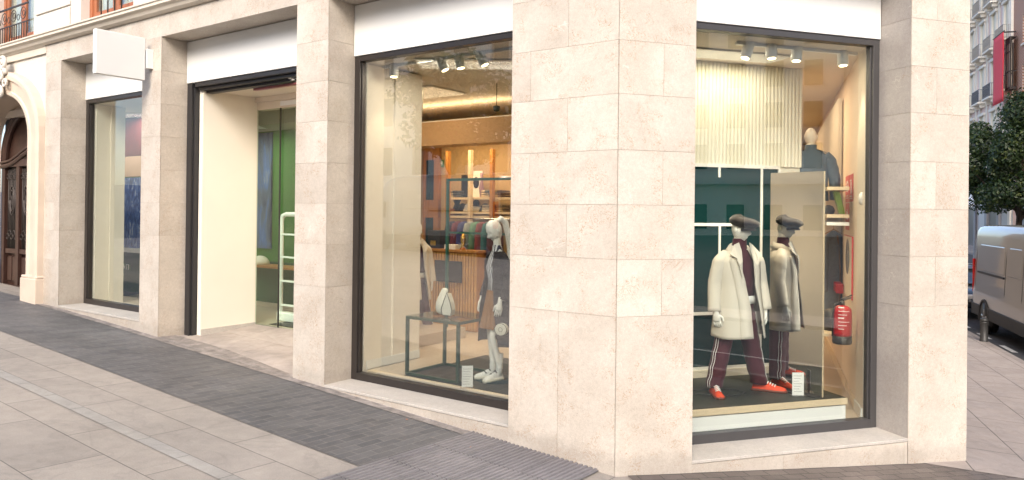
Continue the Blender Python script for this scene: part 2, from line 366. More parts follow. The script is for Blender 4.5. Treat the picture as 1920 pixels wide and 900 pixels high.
# ribbed paving: rounded bars running out from the shop front, real relief
rb = M(None); sA, sB, pitch = .16, 1.58, .0505
prof = [(0, 0), (.014, .0), (.019, .013), (.040, .013), (.045, 0)]
cols = []
s = sA
while s < sB:
    for d, h in prof: cols.append((s+d, h))
    s += pitch
nn = np.linspace(-3.2, .02, 8); vs = []; fs = []
for (s, h) in cols:
    for n in nn: p = FA(s, n, 0); vs.append((p[0], p[1], gz(p[0])+.008+h))
for i in range(len(cols)-1):
    for j in range(7): fs.append((i*8+j, (i+1)*8+j, (i+1)*8+j+1, i*8+j+1))
rb.add(vs, fs, smooth=False, fr=None); struct(rb.build('ribbed_paving', MT['ribs'], uvfr=FA))
kb = M(None)
us = np.arange(-30, 90, 1.5)
for u0, u1 in zip(us[:-1], us[1:]):
    pr = []
    for u in (u0, u1-.004):
        p = FC(u, KM, 0); z = gz(p[0]); pr.append([tuple(FC(u, KM-.02, z-.2)), tuple(FC(u, KM-.02, z+.007)), tuple(FC(u, KM+.12, z+.007)), tuple(FC(u, KM+.135, z-.008)), tuple(FC(u, KM+.135, z-.3))])
    kb.fr = None; kb.loft(pr, closed=True, smooth=False)
struct(kb.build('kerb', MT['kerb'], uvfr=FC))
def rsheet(name, fr, quads, m):
    b = M(None)
    for (a0, a1, b0, b1, dz) in quads:
        n = max(1, int((a1-a0)/1.5)); vs = []
        for i in range(n+1):
            for bb in (b0, b1): p = fr(a0+(a1-a0)*i/n, bb, 0); vs.append((p[0], p[1], gz(p[0])+dz))
        b.add(vs, [(2*i, 2*i+2, 2*i+3, 2*i+1) for i in range(n)], smooth=True, fr=None)
    return struct(b.build(name, m, uvfr=fr))
MT['paint'] = mat('road_paint', (.62, .62, .6), .6, noise=.2, nscale=12)
rsheet('road_markings', FC, [(u, u+1.0, 3.05, 3.17, -.105) for u in np.arange(2, 70, 2.0)] + [(-6, 90, 5.2, 5.32, -.105)], MT['paint'])
sheet('far_pavement', FC, -10, 95, 11.0, 13.35, -.03, MT['right'], 1.0)
fk = M(None)
for u0, u1 in zip(np.arange(-10, 93, 3.), np.arange(-7, 96, 3.)):
    fk.loft([[tuple(FC(u, 11.0, gz(FC(u, 11, 0)[0])-.3)), tuple(FC(u, 11.0, gz(FC(u, 11, 0)[0])-.01)), tuple(FC(u, 11.15, gz(FC(u, 11, 0)[0])-.01)), tuple(FC(u, 11.15, gz(FC(u, 11, 0)[0])-.3))] for u in (u0, u1)], smooth=False)
struct(fk.build('far_kerb', MT['kerb'], uvfr=FC))
# dry leaves lying about on the setts
lf = M(None)
for px, py in ((1135, 0), (640+422/3.43, 740+160/3.43), (640+838/3.43, 740+308/3.43), (205, 600+102/3), (326, 652), (960, 0)):
    if py == 0: continue
    a, n = FA.on(px, py, .15); p = FA(a, n, 0); z = gz(p[0])+.016
    vs = []
    an = ru(0, 6); 
    for k in range(6):
        t = k*math.pi/3; q = p + np.array([math.cos(t)*.022*math.cos(an)-math.sin(t)*.012*math.sin(an), math.cos(t)*.022*math.sin(an)+math.sin(t)*.012*math.cos(an), 0]); vs.append((q[0], q[1], z + ru(0, .006)))
    lf.add(vs, [tuple(range(6))], fr=None)
o = lf.build('fallen_leaves', mat('dry_leaf', (.35, .13, .05), .8)); o['kind'] = 'stuff'
tag(o, 'few dry brown leaves scattered on the dark paving strip', 'leaves')
# ------------------------------------------------------------ corner building with the shop
bld = thing('corner_building', FA(0, 0, 0), 'pale limestone corner building with a shop behind large dark framed windows', 'building')
ROWS = [-.5, 1.41, 1.92, 2.41, 2.90, 3.40, 3.88, 4.37, 4.87]
def slabs(b, fr, axis, fixed, a0, a1, rows, joints, sgn, th=.007, gap=.0014):
    """thin stone slabs on a face; axis 'a': face n=fixed, axis 'n': face a=fixed; sgn = outward direction"""
    for i in range(len(rows)-1):
        z0, z1 = rows[i]+gap, rows[i+1]-gap
        cut = [a0] + [j for j in joints(i) if a0 < j < a1] + [a1]
        for c0, c1 in zip(cut[:-1], cut[1:]):
            t = rnd(); c0g, c1g = c0 + (gap if c0 != a0 else 0), c1 - (gap if c1 != a1 else 0)
            d = ru(0, .0015); f1 = fixed + sgn*d
            if axis == 'a': b.box(c0g, c1g, *sorted((f1, fixed-sgn*th)), z0, z1, t)
            else: b.box(*sorted((f1, fixed-sgn*th)), c0g, c1g, z0, z1, t)
RD = .42
def pier(fr, a0, a1, rows=ROWS, jf=lambda i: [], left=True, right=True, lm='stonedk', rm='stonedk', z1=4.87):
    c = M(fr); g = .0045
    c.box(a0+g, a1-g, g, RD+.02, rows[0], rows[-1]); core = c.build('stone_pier', MT['grout'], bld)
    b = M(fr); slabs(b, fr, 'a', 0, a0, a1, rows, jf, -1); b.build('front_slabs', MT['stone'], core)
    for on, a, sg, mm in ((left, a0, -1, lm), (right, a1, 1, rm)):
        if on: b = M(fr); slabs(b, fr, 'n', a, .013, RD+.01, rows, lambda i: [], sg); b.build('reveal_slabs', MT[mm], core)
    return core
pier(FA, 3.87, 4.45); pier(FA, 7.56, 8.09); pier(FA, 10.77, 11.36, right=False)
pier(FA, 0.008, 1.17, rows=ROWS+[5.6], jf=lambda i: ([.607] if i == 0 else [.53+ (.42 if i % 2 else 0)] if i > 1 else []), left=False)
pier(FB, 0.0, .775, rows=ROWS+[5.6], jf=lambda i: ([] if i == 0 else [.445] if i % 2 else []), left=False)
pier(FB, 3.285, 4.06, rows=ROWS+[5.6], jf=lambda i: ([] if i == 0 else [3.62] if i % 2 == 1 else []), right=False, lm='stoneshd')
# side street front, stone courses
b = M(FC); slabs(b, FC, 'n', 0, 0, 1, [0, 1], lambda i: [], 1)
b = M(FC)
for i in range(len(ROWS)-1):
    u = 0.0 if i % 2 else -.0
    while u < 24:
        e = min(24, u+ru(1.0, 1.4)); b.box(u+.002, e-.002, -.05, -.001, ROWS[i]+.002 - (.6 if i == 0 else 0), ROWS[i+1]-.002, rnd()); u = e
b.build('side_wall', MT['stone'], bld)
# lintel course over the piers, soffit, panels
lin = M(FA)
s = 1.17
while s < 11.36:
    e = min(11.36, s+1.55); lin.box(s+.001, e-.001, 0.002, RD+.1, 4.872, 5.20, rnd()); s = e
lin.build('stone_lintel', MT['stone'], bld)
lb = M(FB); lb.box(.775, 3.285, .002, RD+.1, 4.872, 5.6, .4); lb.build('stone_lintel', MT['stone'], bld)
def panel(fr, a0, a1):
    p = M(fr); p.box(a0+.012, a1-.004, RD-.02, RD+.06, 4.232, 4.86); return p.build('fascia_panel', MT['white'], bld, bevel=.004)
panel(FA, 1.17, 3.866); panel(FA, 4.45, 7.556); panel(FA, 8.09, 10.766); panel(FB, .775, 3.281)
def shopwin(fr, a0, a1, z0, z1, fw=.09, label=None, fm='frame', gm='glass', floor_frame=True):
    f = M(fr); n0, n1 = RD-.005, RD+.10
    f.box(a0, a0+fw, n0, n1, z0, z1); f.box(a1-fw, a1, n0, n1, z0, z1)
    f.box(a0+fw, a1-fw, n0+.001, n1, z1-.065, z1)
    if floor_frame: f.box(a0+fw, a1-fw, n0+.001, n1, z0, z0+.095)
    # thin inner bead
    bd = .014
    f.box(a0+fw, a0+fw+bd, n0+.03, n1-.02, z0+.095, z1-.065); f.box(a1-fw-bd, a1-fw, n0+.03, n1-.02, z0+.095, z1-.065)
    o = f.build('shop_window', MT[fm], bld, bevel=.004)
    g = M(fr); g.box(a0+fw+.002, a1-fw-.002, RD+.045, RD+.053, z0+.09, z1-.06); g.build('glass', MT[gm], o)
    return o
shopwin(FA, 1.17, 3.862, .245, 4.228, gm='glassa'); shopwin(FB, .79, 3.278, .062, 4.228, .08, fm='frameb'); shopwin(FA, 8.09, 10.762, .622, 4.228)
# entrance surround: posts and rolling shutter housing, no pane
f = M(FA); f.box(7.435, 7.556, RD-.005, RD+.14, -.1, 4.228); f.box(4.45, 4.56, RD-.005, RD+.14, -.1, 4.228)
f.box(7.405, 7.436, RD+.03, RD+.10, -.1, 4.16)
f.box(4.56, 7.36, RD+.0, RD+.05, 4.165, 4.228); f.box(4.56, 7.36, RD+.06, RD+.14, 4.12, 4.20); f.box(4.56, 7.36, RD+.15, RD+.26, 4.085, 4.16)
f.build('entrance_frame', MT['framed'], bld, bevel=.004)
f = M(FA); f.box(4.56, 6.3, RD+.27, RD+.33, 4.06, 4.15); f.build('shutter_box', mat('pink_tinted_panel', (.38, .13, .14), .3), bld)
# sills
def sill(fr, a0, a1, ztop, n1=RD):
    c = M(fr); a = a0
    while a < a1-.01:
        e = min(a1, a+ru(1.0, 1.5)); c.box(a+.0015, e-.0015, .006, n1+.05, -.6, ztop-.035, rnd()); a = e
    o = c.build('plinth', MT['stone'], bld)
    c = M(fr); c.box(a0, a1, -.002, n1+.06, ztop-.03, ztop, .5); c.build('sill', MT['sill'], o, bevel=.004)
sill(FA, 1.17, 3.868, .252); sill(FB, .777, 3.283, .066); sill(FA, 8.09, 10.768, .628)
# entrance floor
e = M(FA); vs = [(4.45, -.02, .24), (7.56, -.02, .385), (7.56, .42, .405), (4.45, .42, .30), (7.56, 1.52, .47), (4.45, 1.52, .47)]
e.add(vs, [(0, 1, 2, 3), (3, 2, 4, 5)]); e.add([(4.45, -.02, .24), (7.56, -.02, .385), (7.56, -.02, -.1), (4.45, -.02, -.1)], [(0, 1, 2, 3)])
struct(e.build('entrance_floor', MT['entry'], uvfr=FA))
# interior shell -------------------------------------------------------------
# lobby side wall, lobby ceiling, door header
w_ = M(FA); w_.box(7.30, 7.395, RD+.105, 1.50, .40, 4.13); w_.box(7.396, 8.08, RD+.145, 1.50, .0, 4.15)
w_.box(10.61, 10.66, RD+.11, .77, .1, 4.15); w_.box(10.58, 10.66, .771, 1.02, .1, 4.15); w_.box(10.661, 11.3, RD+.11, 1.02, 0, 4.15)
o = w_.build('beige_wall', MT['beige'], bld)
k = M(FA); k.box(7.285, 7.299, RD+.105, 1.50, .38, .50); k.build('skirting', MT['sill'], o)
w_ = M(FA); w_.box(3.76, 3.86, RD+.11, 1.0, .2, 4.15); w_.box(3.73, 3.86, 1.0, 1.50, .2, 4.15); w_.box(3.865, 4.44, RD+.11, 1.50, .2, 4.15)
o = w_.build('display_side_wall', MT['ivory'], bld)
k = M(FA); k.box(3.718, 3.7295, RD+.12, 1.50, .365, .47); k.build('skirting', MT['white'], o)
c = M(FA); c.box(4.45, 7.56, RD+.2, 1.55, 4.13, 4.20); c.build('lobby_ceiling', MT['ivory'], bld)
def prism(b, pts, z0, z1):
    k = len(pts); vs = [(*p[:2], z0) for p in pts] + [(*p[:2], z1) for p in pts]
    b.fr = None; b.add(vs, [tuple(range(k)), tuple(range(k, 2*k))] + [(i, (i+1) % k, (i+1) % k + k, i+k) for i in range(k)]); return b
ROOM = [FA(16, .545, 0), FA(.29, .545, 0), FB(3.2, .545, 0), FW(0, -.1, 0), FW(12, -.1, 0), FA(16, 12.5, 0)]
prism(M(), ROOM, 4.17, 4.30).build('shop_ceiling', MT['ivory'], bld)
h = M(FA); h.box(4.45, 7.30, 1.43, 1.53, 4.05, 4.128); h.box(4.45, 7.30, 1.47, 1.60, 3.93, 4.05); h.build('door_header', MT['ivory'], bld, bevel=.004)
prism(M(), ROOM, .02, .12).build('shop_floor', MT['floorin'], bld)
fl = M(FA); fl.box(4.47, 15.9, 1.53, 3.4, .30, .47); fl.box(8.1, 15.9, .545, 1.53, .30, .60); fl.box(1.2, 7.3, 1.6, 5.3, .121, .30); fl.build('raised_floor', MT['floorin'], bld)
WARM = mat('warm_back_wall', (.50, .36, .19), .7, noise=.05, nscale=2)
w_ = M(FA); w_.box(3.4, 7.5, 5.3, 5.4, .1, 4.17); w_.box(3.4, 3.5, 5.4, 12, .1, 4.17); w_.box(7.45, 7.55, 3.09, 5.29, .1, 4.17); w_.build('back_wall', WARM, bld)
w_ = M(FA); w_.box(7.46, 15.9, 3.0, 3.08, .40, 4.16); o = w_.build('green_wall', MT['greenwall'], bld)
w_ = M(FA); w_.box(7.47, 15.9, 2.97, 2.995, .47, 1.33); w_.build('green_dado', MT['greendark'], o)
w_ = M(FA); w_.box(7.47, 15.9, 2.93, 2.968, .47, .55); w_.build('skirting', MT['floorin'], o)
w_ = M(FA); w_.box(7.0, 15.9, 2.3, 2.999, 3.83, 3.9); w_.box(4.47, 15.9, 2.25, 2.33, 3.83, 4.165); w_.build('grey_bulkhead', mat('grey_plaster', (.42, .42, .36), .8), bld)
w_ = M(FA); w_.box(3.6, 7.44, 3.6, 4.0, 3.45, 3.85); w_.box(3.6, 7.44, 4.0, 5.29, 3.8, 3.85); w_.build('dropped_beam', mat('orange_beam', (.48, .29, .15), .6), bld)
# corner window back wall: ribbed upper half, green gloss grid below
BT0, BT1, BN = .9, 3.28, 1.80
rp = M(FB); n = int((3.40-BT0)/.052)
for i in range(n):
    t0 = BT0+i*.052; x1 = t0+.052
    rp.loft([[(t0+.052*(1-math.cos(math.pi*q/6))/2, BN-.028*math.sin(math.pi*q/6), z) for q in range(7)] for z in (2.93, 4.165)], closed=False, caps=False)
rp.build('ribbed_panel', MT['corr'], bld, recalc=False)
bb = M(FB); bb.box(BT0, 3.40, BN+.002, BN+.10, .2, 4.16); bb.build('display_back_wall', MT['corr'], bld)
bt = FB.at(1457, 320, BN)[0]
gb = M(FB); gb.box(BT0, bt, BN-.02, BN-.002, .50, 2.92); o = gb.build('green_board', MT['greenboard'], bld)
gl = M(FB); zz = lambda py, px=1330: FB.at(px, py, BN-.03)[1]
tt = lambda px, py=500: FB.at(px, py, BN-.03)[0]
def bar(t0, t1, z0, z1): gl.box(t0, t1, BN-.034, BN-.021, z0, z1)
bar(BT0, bt+.02, 2.90, 2.94); bar(BT0, bt+.02, .47, .505); bar(bt-.005, bt+.03, .47, 2.90)
bar(tt(1428, 380)-.015, tt(1428, 380)+.015, .505, 2.90)
zc = zz(421); bar(BT0, tt(1428, 380)-.016, zc-.018, zc+.018)
zc2 = zz(588, 1320); bar(BT0, tt(1428, 380)-.016, zc2-.018, zc2+.018)
bar(tt(1349, 480)-.014, tt(1349, 480)+.014, zc2+.02, zc-.02); bar(tt(1349, 320)-.014, tt(1349, 320)+.014, 2.78, 2.90)
gl.build('white_glazing_bar', MT['whitemetal'], o)
bs = M(FB); bs.box(BT0, bt+.02, BN-.05, BN-.001, .30, .469); bs.build('skirting', MT['beige'], bld)
sw = M(FB); sw.box(.80, .86, RD+.112, BN, .12, 4.17); sw.build('display_side_wall', MT['ivory'], bld)
# right-hand inner wall of the corner window room
rw = M(FW); rw.box(0.0, 26, -.75, 0, .0, 4.24); o = rw.build('room_side_wall', mat('peach_wall', (.76, .62, .49), .7, noise=.02), bld)
k = M(FW); k.box(.0, .45, .001, .02, .12, .25); k.box(.95, 9, .001, .02, .12, .25); k.build('skirting', MT['plywood'], o)
k = M(None); A0, A1 = FB(3.20, RD+.11, 0), FW(0, .0, 0)
# return between frame and wall
p0, p1 = FB(3.195, RD+.102, 0), FW(-.001, 0, 0)
k.fr = None
q0, q1 = p0 + MC*.7, p1 + MC*.7
k.add([(*p0[:2], .08), (*p1[:2], .08), (*q1[:2], .08), (*q0[:2], .08), (*p0[:2], 4.2), (*p1[:2], 4.2), (*q1[:2], 4.2), (*q0[:2], 4.2)], [(0,1,2,3),(4,5,6,7),(0,1,5,4),(1,2,6,5),(2,3,7,6),(3,0,4,7)])
o = k.build('window_return_wall', mat('cream_return', (.74, .66, .56), .6), bld)
dd = (p1-p0)/np.linalg.norm(p1-p0); nn_ = np.array([-dd[1], dd[0], 0])
k = M(None); k.add([(*(p0+dd*.01+nn_*.002)[:2], .12), (*(p1+nn_*.002)[:2], .12), (*(p1+nn_*.018)[:2], .12), (*(p0+dd*.01+nn_*.018)[:2], .12)] + [(*(p0+dd*.01+nn_*.002)[:2], .24), (*(p1+nn_*.002)[:2], .24), (*(p1+nn_*.018)[:2], .24), (*(p0+dd*.01+nn_*.018)[:2], .24)], [(0,1,2,3),(4,5,6,7),(0,1,5,4),(1,2,6,5),(2,3,7,6),(3,0,4,7)])
k.build('skirting', MT['white'], o)
uc0 = FW.at(1580, 400, 0)[0]
rp = M(FW); i = 0; u = uc0
while u < 11:
    rp.loft([[(u+.11*q/5, .02+.055*math.sin(math.pi*q/5), z) for q in range(6)] for z in (.55, 3.95)], closed=False, caps=False); u += .13
rp.build('ribbed_side_panel', MT['corrgrey'], bld, recalc=False)
w_ = M(FW); w_.box(11.5, 11.6, 0, 9, 0, 4.24); w_.build('far_room_wall', MT['ivory'], bld)
# roof mass and upper storeys
up = M(FA)
def wallband(b, s0, s1, z0, z1, ops, n0=.0, th=.35):
    """wall with openings (s0,s1,z0,z1)"""
    ops = sorted(ops); s = s0
    for (o0, o1, y0, y1) in ops:
        b.box(s, o0, n0, n0+th, z0, z1, rnd())
        if y0 > z0: b.box(o0, o1, n0, n0+th, z0, y0, rnd())
        if y1 < z1: b.box(o0, o1, n0, n0+th, y1, z1, rnd())
        s = o1
    b.box(s, s1, n0, n0+th, z0, z1, rnd())
OPS = [(2.3, 4.0, 5.40, 8.2), (5.35, 7.05, 5.40, 8.2), (8.50, 10.22, 5.40, 8.2), (12.03, 13.75, 5.40, 8.2), (15.6, 17.3, 5.4, 8.2)]
wallband(up, 1.17, 20, 5.2, 9, OPS, .06)
up.box(0.2, 20, .06, .41, 9.001, 19); up.build('upper_wall', MT['cream'], bld)
for s0, s1 in ((4.15, 5.2), (7.2, 8.35), (10.58, 11.9), (13.9, 15.45)):   # rusticated courses standing proud between the windows
    for z0 in (5.36, 5.80, 6.24, 6.68): up = M(FA); up.box(s0, s1, .028, .06, z0+.012, z0+.428); up.build('rusticated_course', MT['cream'], bld, bevel=.012)
b = M(FB); b.box(-.05, 4.1, .07, .4, 5.6, 19); b.build('upper_wall', MT['cream'], bld)
b = M(FC); b.box(0, 24, -.4, -.06, 4.87, 19); b.build('upper_wall', MT['cream'], bld)
b = M(FA); b.box(0, 20, .5, 12, 18.8, 19); b.build('roof', MT['grout'], bld)
# cornice, profile swept along the front
pf = [(.06, 5.02), (-.005, 5.02), (-.005, 5.13), (-.03, 5.145), (-.035, 5.20), (-.075, 5.225), (-.10, 5.27), (-.15, 5.295), (-.15, 5.335), (-.17, 5.345), (-.17, 5.37), (.0, 5.40), (.06, 5.40)]
co = M(FA)
pr = [(n, z) for n, z in pf if z > 5.14]; pr = [(.06, 5.202), (-.01, 5.202)] + pr[1:]
co.loft([[(s, n, z) for n, z in pr] for s in (.1, 11.36)], smooth=False)
pr2 = [(.06, 5.06), (-.008, 5.06), (-.008, 5.18), (-.03, 5.19)] + pr[2:]
co.loft([[(s, n, z) for n, z in pr2] for s in (11.361, 20)], smooth=False)
co.build('cornice', MT['cornice'], bld)
# upper windows: brown frames, sashes, curtains, railing
def upperwin(s0, s1, z0, z1):
    f = M(FA); n = .20; t = .09
    f.box(s0, s0+t, n, n+.08, z0, z1); f.box(s1-t, s1, n, n+.08, z0, z1); f.box(s0+t, s1-t, n, n+.08, z0, z0+.10); f.box(s0+t, s1-t, n, n+.08, z1-.1, z1)
    m_ = (s0+s1)/2
    for a, b_ in ((s0+t, m_-.005), (m_+.005, s1-t)):
        f.box(a, a+.1, n+.02, n+.07, z0+.1, z1-.1); f.box(b_-.1, b_, n+.02, n+.07, z0+.1, z1-.1); f.box(a+.1, b_-.1, n+.02, n+.07, z0+.1, z0+.24); f.box(a+.1, b_-.1, n+.02, n+.07, z0+1.5, z0+1.58)
    o = f.build('upper_window', MT['wood'], bld, bevel=.006)
    g = M(FA); g.box(s0+t, s1-t, n+.04, n+.046, z0+.1, z1-.1); g.build('pane', MT['glass'], o)
    c = M(FA); k = 60
    for a, b_ in ((s0+t, m_), (m_, s1-t)):
        c.loft([[(a+(b_-a)*i/k, n+.13+.02*math.sin(i*.9)+.01*math.sin(i*2.3), z) for i in range(k+1)] for z in (z0, z1)], closed=False, caps=False)
    c.build('curtain', MT['curtain'], o, recalc=False)
for o_ in OPS[:-1]: upperwin(*o_)
def railing(s0, s1, z0, h, n, scroll=True):
    r = M(FA)
    r.box(s0, s1, n-.012, n+.012, z0+h, z0+h+.03); r.box(s0, s1, n-.008, n+.008, z0+h-.33, z0+h-.31)
    s = s0+.06; i = 0
    while s < s1:
        r.tube([(s, n, z0), (s, n, z0+h-.31)], .009, 6); s += .105
    if scroll:
        s = s0+.2
        while s < s1-.1:
            for cx_, cz_, rr, dr in ((s, z0+h-.15, .11, 1), (s+.21, z0+h-.2, .055, 1), (s-.02, z0+h-.15, .05, -1)):
                r.tube([(cx_+dr*rr*(1-.0*q)*math.cos(q*.42), n, cz_+rr*math.sin(q*.42)) for q in range(16)], .007, 5, caps=False)
            s += .42
    return r
railing(12.0, 13.8, 5.42, .62, -.05).build('balcony_railing', MT['iron'], bld)
r = M(FA)
for s in (8.9, 9.12, 9.34, 9.56): r.tube([(s+.0, .08, 5.40), (s, .08, 6.8)], .012, 6)
r.tube([(8.52, .08, 6.4), (10.2, .08, 6.4)], .015, 6); r.build('window_bars', MT['iron'], bld)
# ------------------------------------------------------------ arched entrance on the left
por = thing('arched_portal', FA(13.4, 0, .6), 'cream moulded stone arch around the dark carved doorway at the left end', 'doorway')
SC = 13.42
def archline(hw, zs, zt, p=2.3, n=26, half=False):
    pts = []
    for i in range(n+1):
        a = math.pi*i/n; c_, s_ = math.cos(a), math.sin(a)
        pts.append((SC - hw*math.copysign(abs(c_)**(2/p), c_), zs + (zt-zs)*abs(s_)**(2/p)))
    return pts
def archband(b, prof, z0):
    """prof: list of (halfwidth, ztop, n)"""
    rings = []
    for hw, zt, n in prof:
        L = [(SC-hw, z0)] + archline(hw, 3.55, zt) + [(SC+hw, z0)]
        rings.append([(s, n, z) for s, z in L])
    b.loft(rings, closed=False, caps=False, smooth=False)
b = M(FA); archband(b, [(2.06, 4.90, .06), (2.06, 4.90, -.10), (1.98, 4.83, -.12), (1.90, 4.76, -.115), (1.88, 4.74, -.07), (1.62, 4.56, -.05), (1.60, 4.545, -.075), (1.52, 4.49, -.07), (1.48, 4.46, -.03), (1.47, 4.45, .6)], .95)
arch = b.build('arch_moulding', MT['portal'], por, recalc=False)
for sg in (-1, 1):
    b = M(FA); a, c_ = SC+sg*1.46, SC+sg*2.08
    b.box(min(a, c_), max(a, c_), -.14, .6, .2, 1.05)
    b.box(min(a, c_)-.0, max(a, c_)+.0, -.12, .6, 1.05, 1.10); b.build('arch_base', MT['portal'], por, bevel=.015)
# wall above and beside the arch
b = M(FA); pts = [(SC-2.04, 3.3)] + archline(2.04, 3.55, 4.88) + [(SC+2.04, 3.3)]
vs = [(s, .03, z) for s, z in pts] + [(s, .03, 5.06) for s, z in pts]; k = len(pts)
b.add(vs, [(i, i+1, i+1+k, i+k) for i in range(k-1)]); b.box(15.47, 20, .03, .3, .1, 5.06); b.box(11.362, 11.40, .02, .3, .0, 5.06)
b.build('spandrel_wall', MT['cream'], por)
# door leaves
b = M(FA); n = .62
b.box(SC-1.6, SC+1.6, n+.10, n+.16, .5, 4.6); door = b.build('double_door', MT['darkwood'], por)
fr_ = M(FA)
fr_.box(SC-1.6, SC+1.6, n-.01, n+.10, .52, .70); fr_.box(SC-1.6, SC+1.6, n, n+.10, 3.15, 3.30)
for a in (-1.45, -.78, -.06, .62, 1.33): fr_.box(SC+a, SC+a+.14, n, n+.10, .7, 3.15)
for a0 in (-1.31, -.64, .08, .76): fr_.box(SC+a0, SC+a0+.54, n+.02, n+.10, 1.35, 1.45)
for a0 in (-1.31, -.64, .08, .76):
    fr_.box(SC+a0+.06, SC+a0+.25, n+.05, n+.10, .78, 1.28); fr_.box(SC+a0+.30, SC+a0+.50, n+.05, n+.10, .78, 1.28)
def arcbar(b, hw, zs, zt, nn0, th, p=2.):
    L = archline(hw, zs, zt, p)
    b.tube([(s, nn0, z) for s, z in L], th, 6)
arcbar(fr_, 1.42, 3.3, 4.38, n+.06, .07); arcbar(fr_, 1.5, 3.28, 4.5, n+.04, .06)
L = [(SC-1.5+3*i/24, n+.0, 3.16+.30*math.exp(-((i-12)/6.)**2)+.0) for i in range(25)]; fr_.tube(L, .05, 6); fr_.tube([(a, b_-.02, c+.08) for a, b_, c in L], .03, 6)
fr_.build('door_frame', MT['darkwood'], door, bevel=.008)
g = M(FA)
for a0 in (-1.31, -.64, .08, .76): g.box(SC+a0, SC+a0+.54, n+.085, n+.098, 1.45, 3.15)
g.build('pane', mat('dark_door_glass', (.03, .03, .025), .12), door)
ir = M(FA)
for a0 in (-1.31, -.64, .08, .76):
    for q in range(7): ir.tube([(SC+a0+.06+q*.07, n+.05, 1.45), (SC+a0+.06+q*.07, n+.05, 3.1)], .010, 5)
    for rx, rz in ((.13, .30), (.09, .22)): ir.tube([(SC+a0+.27+rx*math.cos(q*.4), n+.04, 2.45+rz*math.sin(q*.4)) for q in range(17)], .016, 5)
    for q in range(5): ir.tube([(SC+a0+.08+.1*q+.06*math.cos(t*.5), n+.04, 1.7+.06*math.sin(t*.5)+.07*(q % 2)) for t in range(13)], .010, 5); ir.tube([(SC+a0+.08+.1*q+.06*math.cos(t*.5), n+.04, 2.95+.05*math.sin(t*.5)) for t in range(13)], .010, 5)
ir.build('iron_grille', MT['iron'], door)
hd = M(FA); hd.tube([(SC-.66, n-.01, 1.44), (SC-.66, n-.06, 1.44), (SC-.52, n-.06, 1.44)], .018, 8); hd.loft([[(SC-.70+.05*math.cos(t*.8), n-.012-.01*k, 1.44+.05*math.sin(t*.8)) for t in range(8)] for k in (0, 1)]); hd.build('handle', MT['brass'], door)
b = M(FA); b.box(SC-1.46, SC+1.46, .1, .62, .3, .56); b.box(SC-1.46, SC+1.46, -.08, .1, .3, .50); b.build('door_step', mat('white_marble', (.66, .66, .63), .4, noise=.12, nscale=3), por, bevel=.02)
b = M(FA); b.box(SC-2, SC+2, .6, .75, 4.3, 5.0); b.box(11.9, 11.96, .2, .6, 1.1, 4.3); b.build('porch_lining', MT['portal'], por)
# carved scroll keystone
ks = M(FA)
def scroll(b, s, z, r, turns=1.6, d=1, th=.04, n=-.14, a0=0.):
    K = 22; b.tube([(s+d*r*(1-.72*i/K)*math.cos(a0+turns*2*math.pi*i/K), n-.03*i/K, z+r*(1-.72*i/K)*math.sin(a0+turns*2*math.pi*i/K)) for i in range(K+1)], [th*(1-.4*i/K) for i in range(K+1)], 7)
for d in (-1, 1):
    scroll(ks, SC+d*.55, 4.80, .16, 1.5, d, .045); scroll(ks, SC+d*.60, 5.00, .13, 1.4, -d, .04, a0=1.); scroll(ks, SC+d*.50, 4.50, .13, 1.5, d, .04, a0=3.); scroll(ks, SC+d*.72, 4.62, .09, 1.3, -d, .03)
    ks.tube([(SC+d*.42, -.15, 5.06), (SC+d*.56, -.17, 4.9), (SC+d*.44, -.17, 4.7), (SC+d*.52, -.16, 4.5), (SC+d*.36, -.15, 4.36)], [.05, .07, .06, .06, .04], 8)
ks.loft([[(SC+r*math.cos(t*.45), -.1-h, 4.72+1.25*r*math.sin(t*.45)) for t in range(14)] for r, h in ((.42, 0), (.40, .08), (.30, .13), (.12, .16))])
ks.build('carved_keystone', MT['cream'], por)
# globe lamp in the porch
gl = thing('globe_lamp', FA(12.62, .45, 3.9), 'round frosted globe lamp hanging in the arched porch', 'lamp')
b = M(FA); b.tube([(12.62, .45, 4.4), (12.62, .45, 4.03)], .015, 6); b.build('stem', MT['iron'], gl)
b = M(FA); b.lathe((12.62, .45), [(.02, 3.78), (.09, 3.80), (.13, 3.87), (.145, 3.93), (.12, 4.01), (.05, 4.05)], 16); b.build('glass_globe', mat('frosted_globe', (.55, .50, .44), .3), gl)
# ------------------------------------------------------------ blank white blade sign
sg = thing('hanging_sign', FA(7.84, -.12, 4.5), 'blank white square sign box sticking out from the limestone pillar on a small bracket', 'sign')
b = M(FA); b.box(7.795, 7.885, -.825, -.115, 4.225, 4.855); b.build('sign_box', MT['signw'], sg, bevel=.008)
b = M(FA); b.box(7.78, 7.90, -.10, .0, 4.41, 4.70); b.box(7.825, 7.855, -.114, -.10, 4.45, 4.65); b.build('bracket', MT['signw'], sg, bevel=.004)
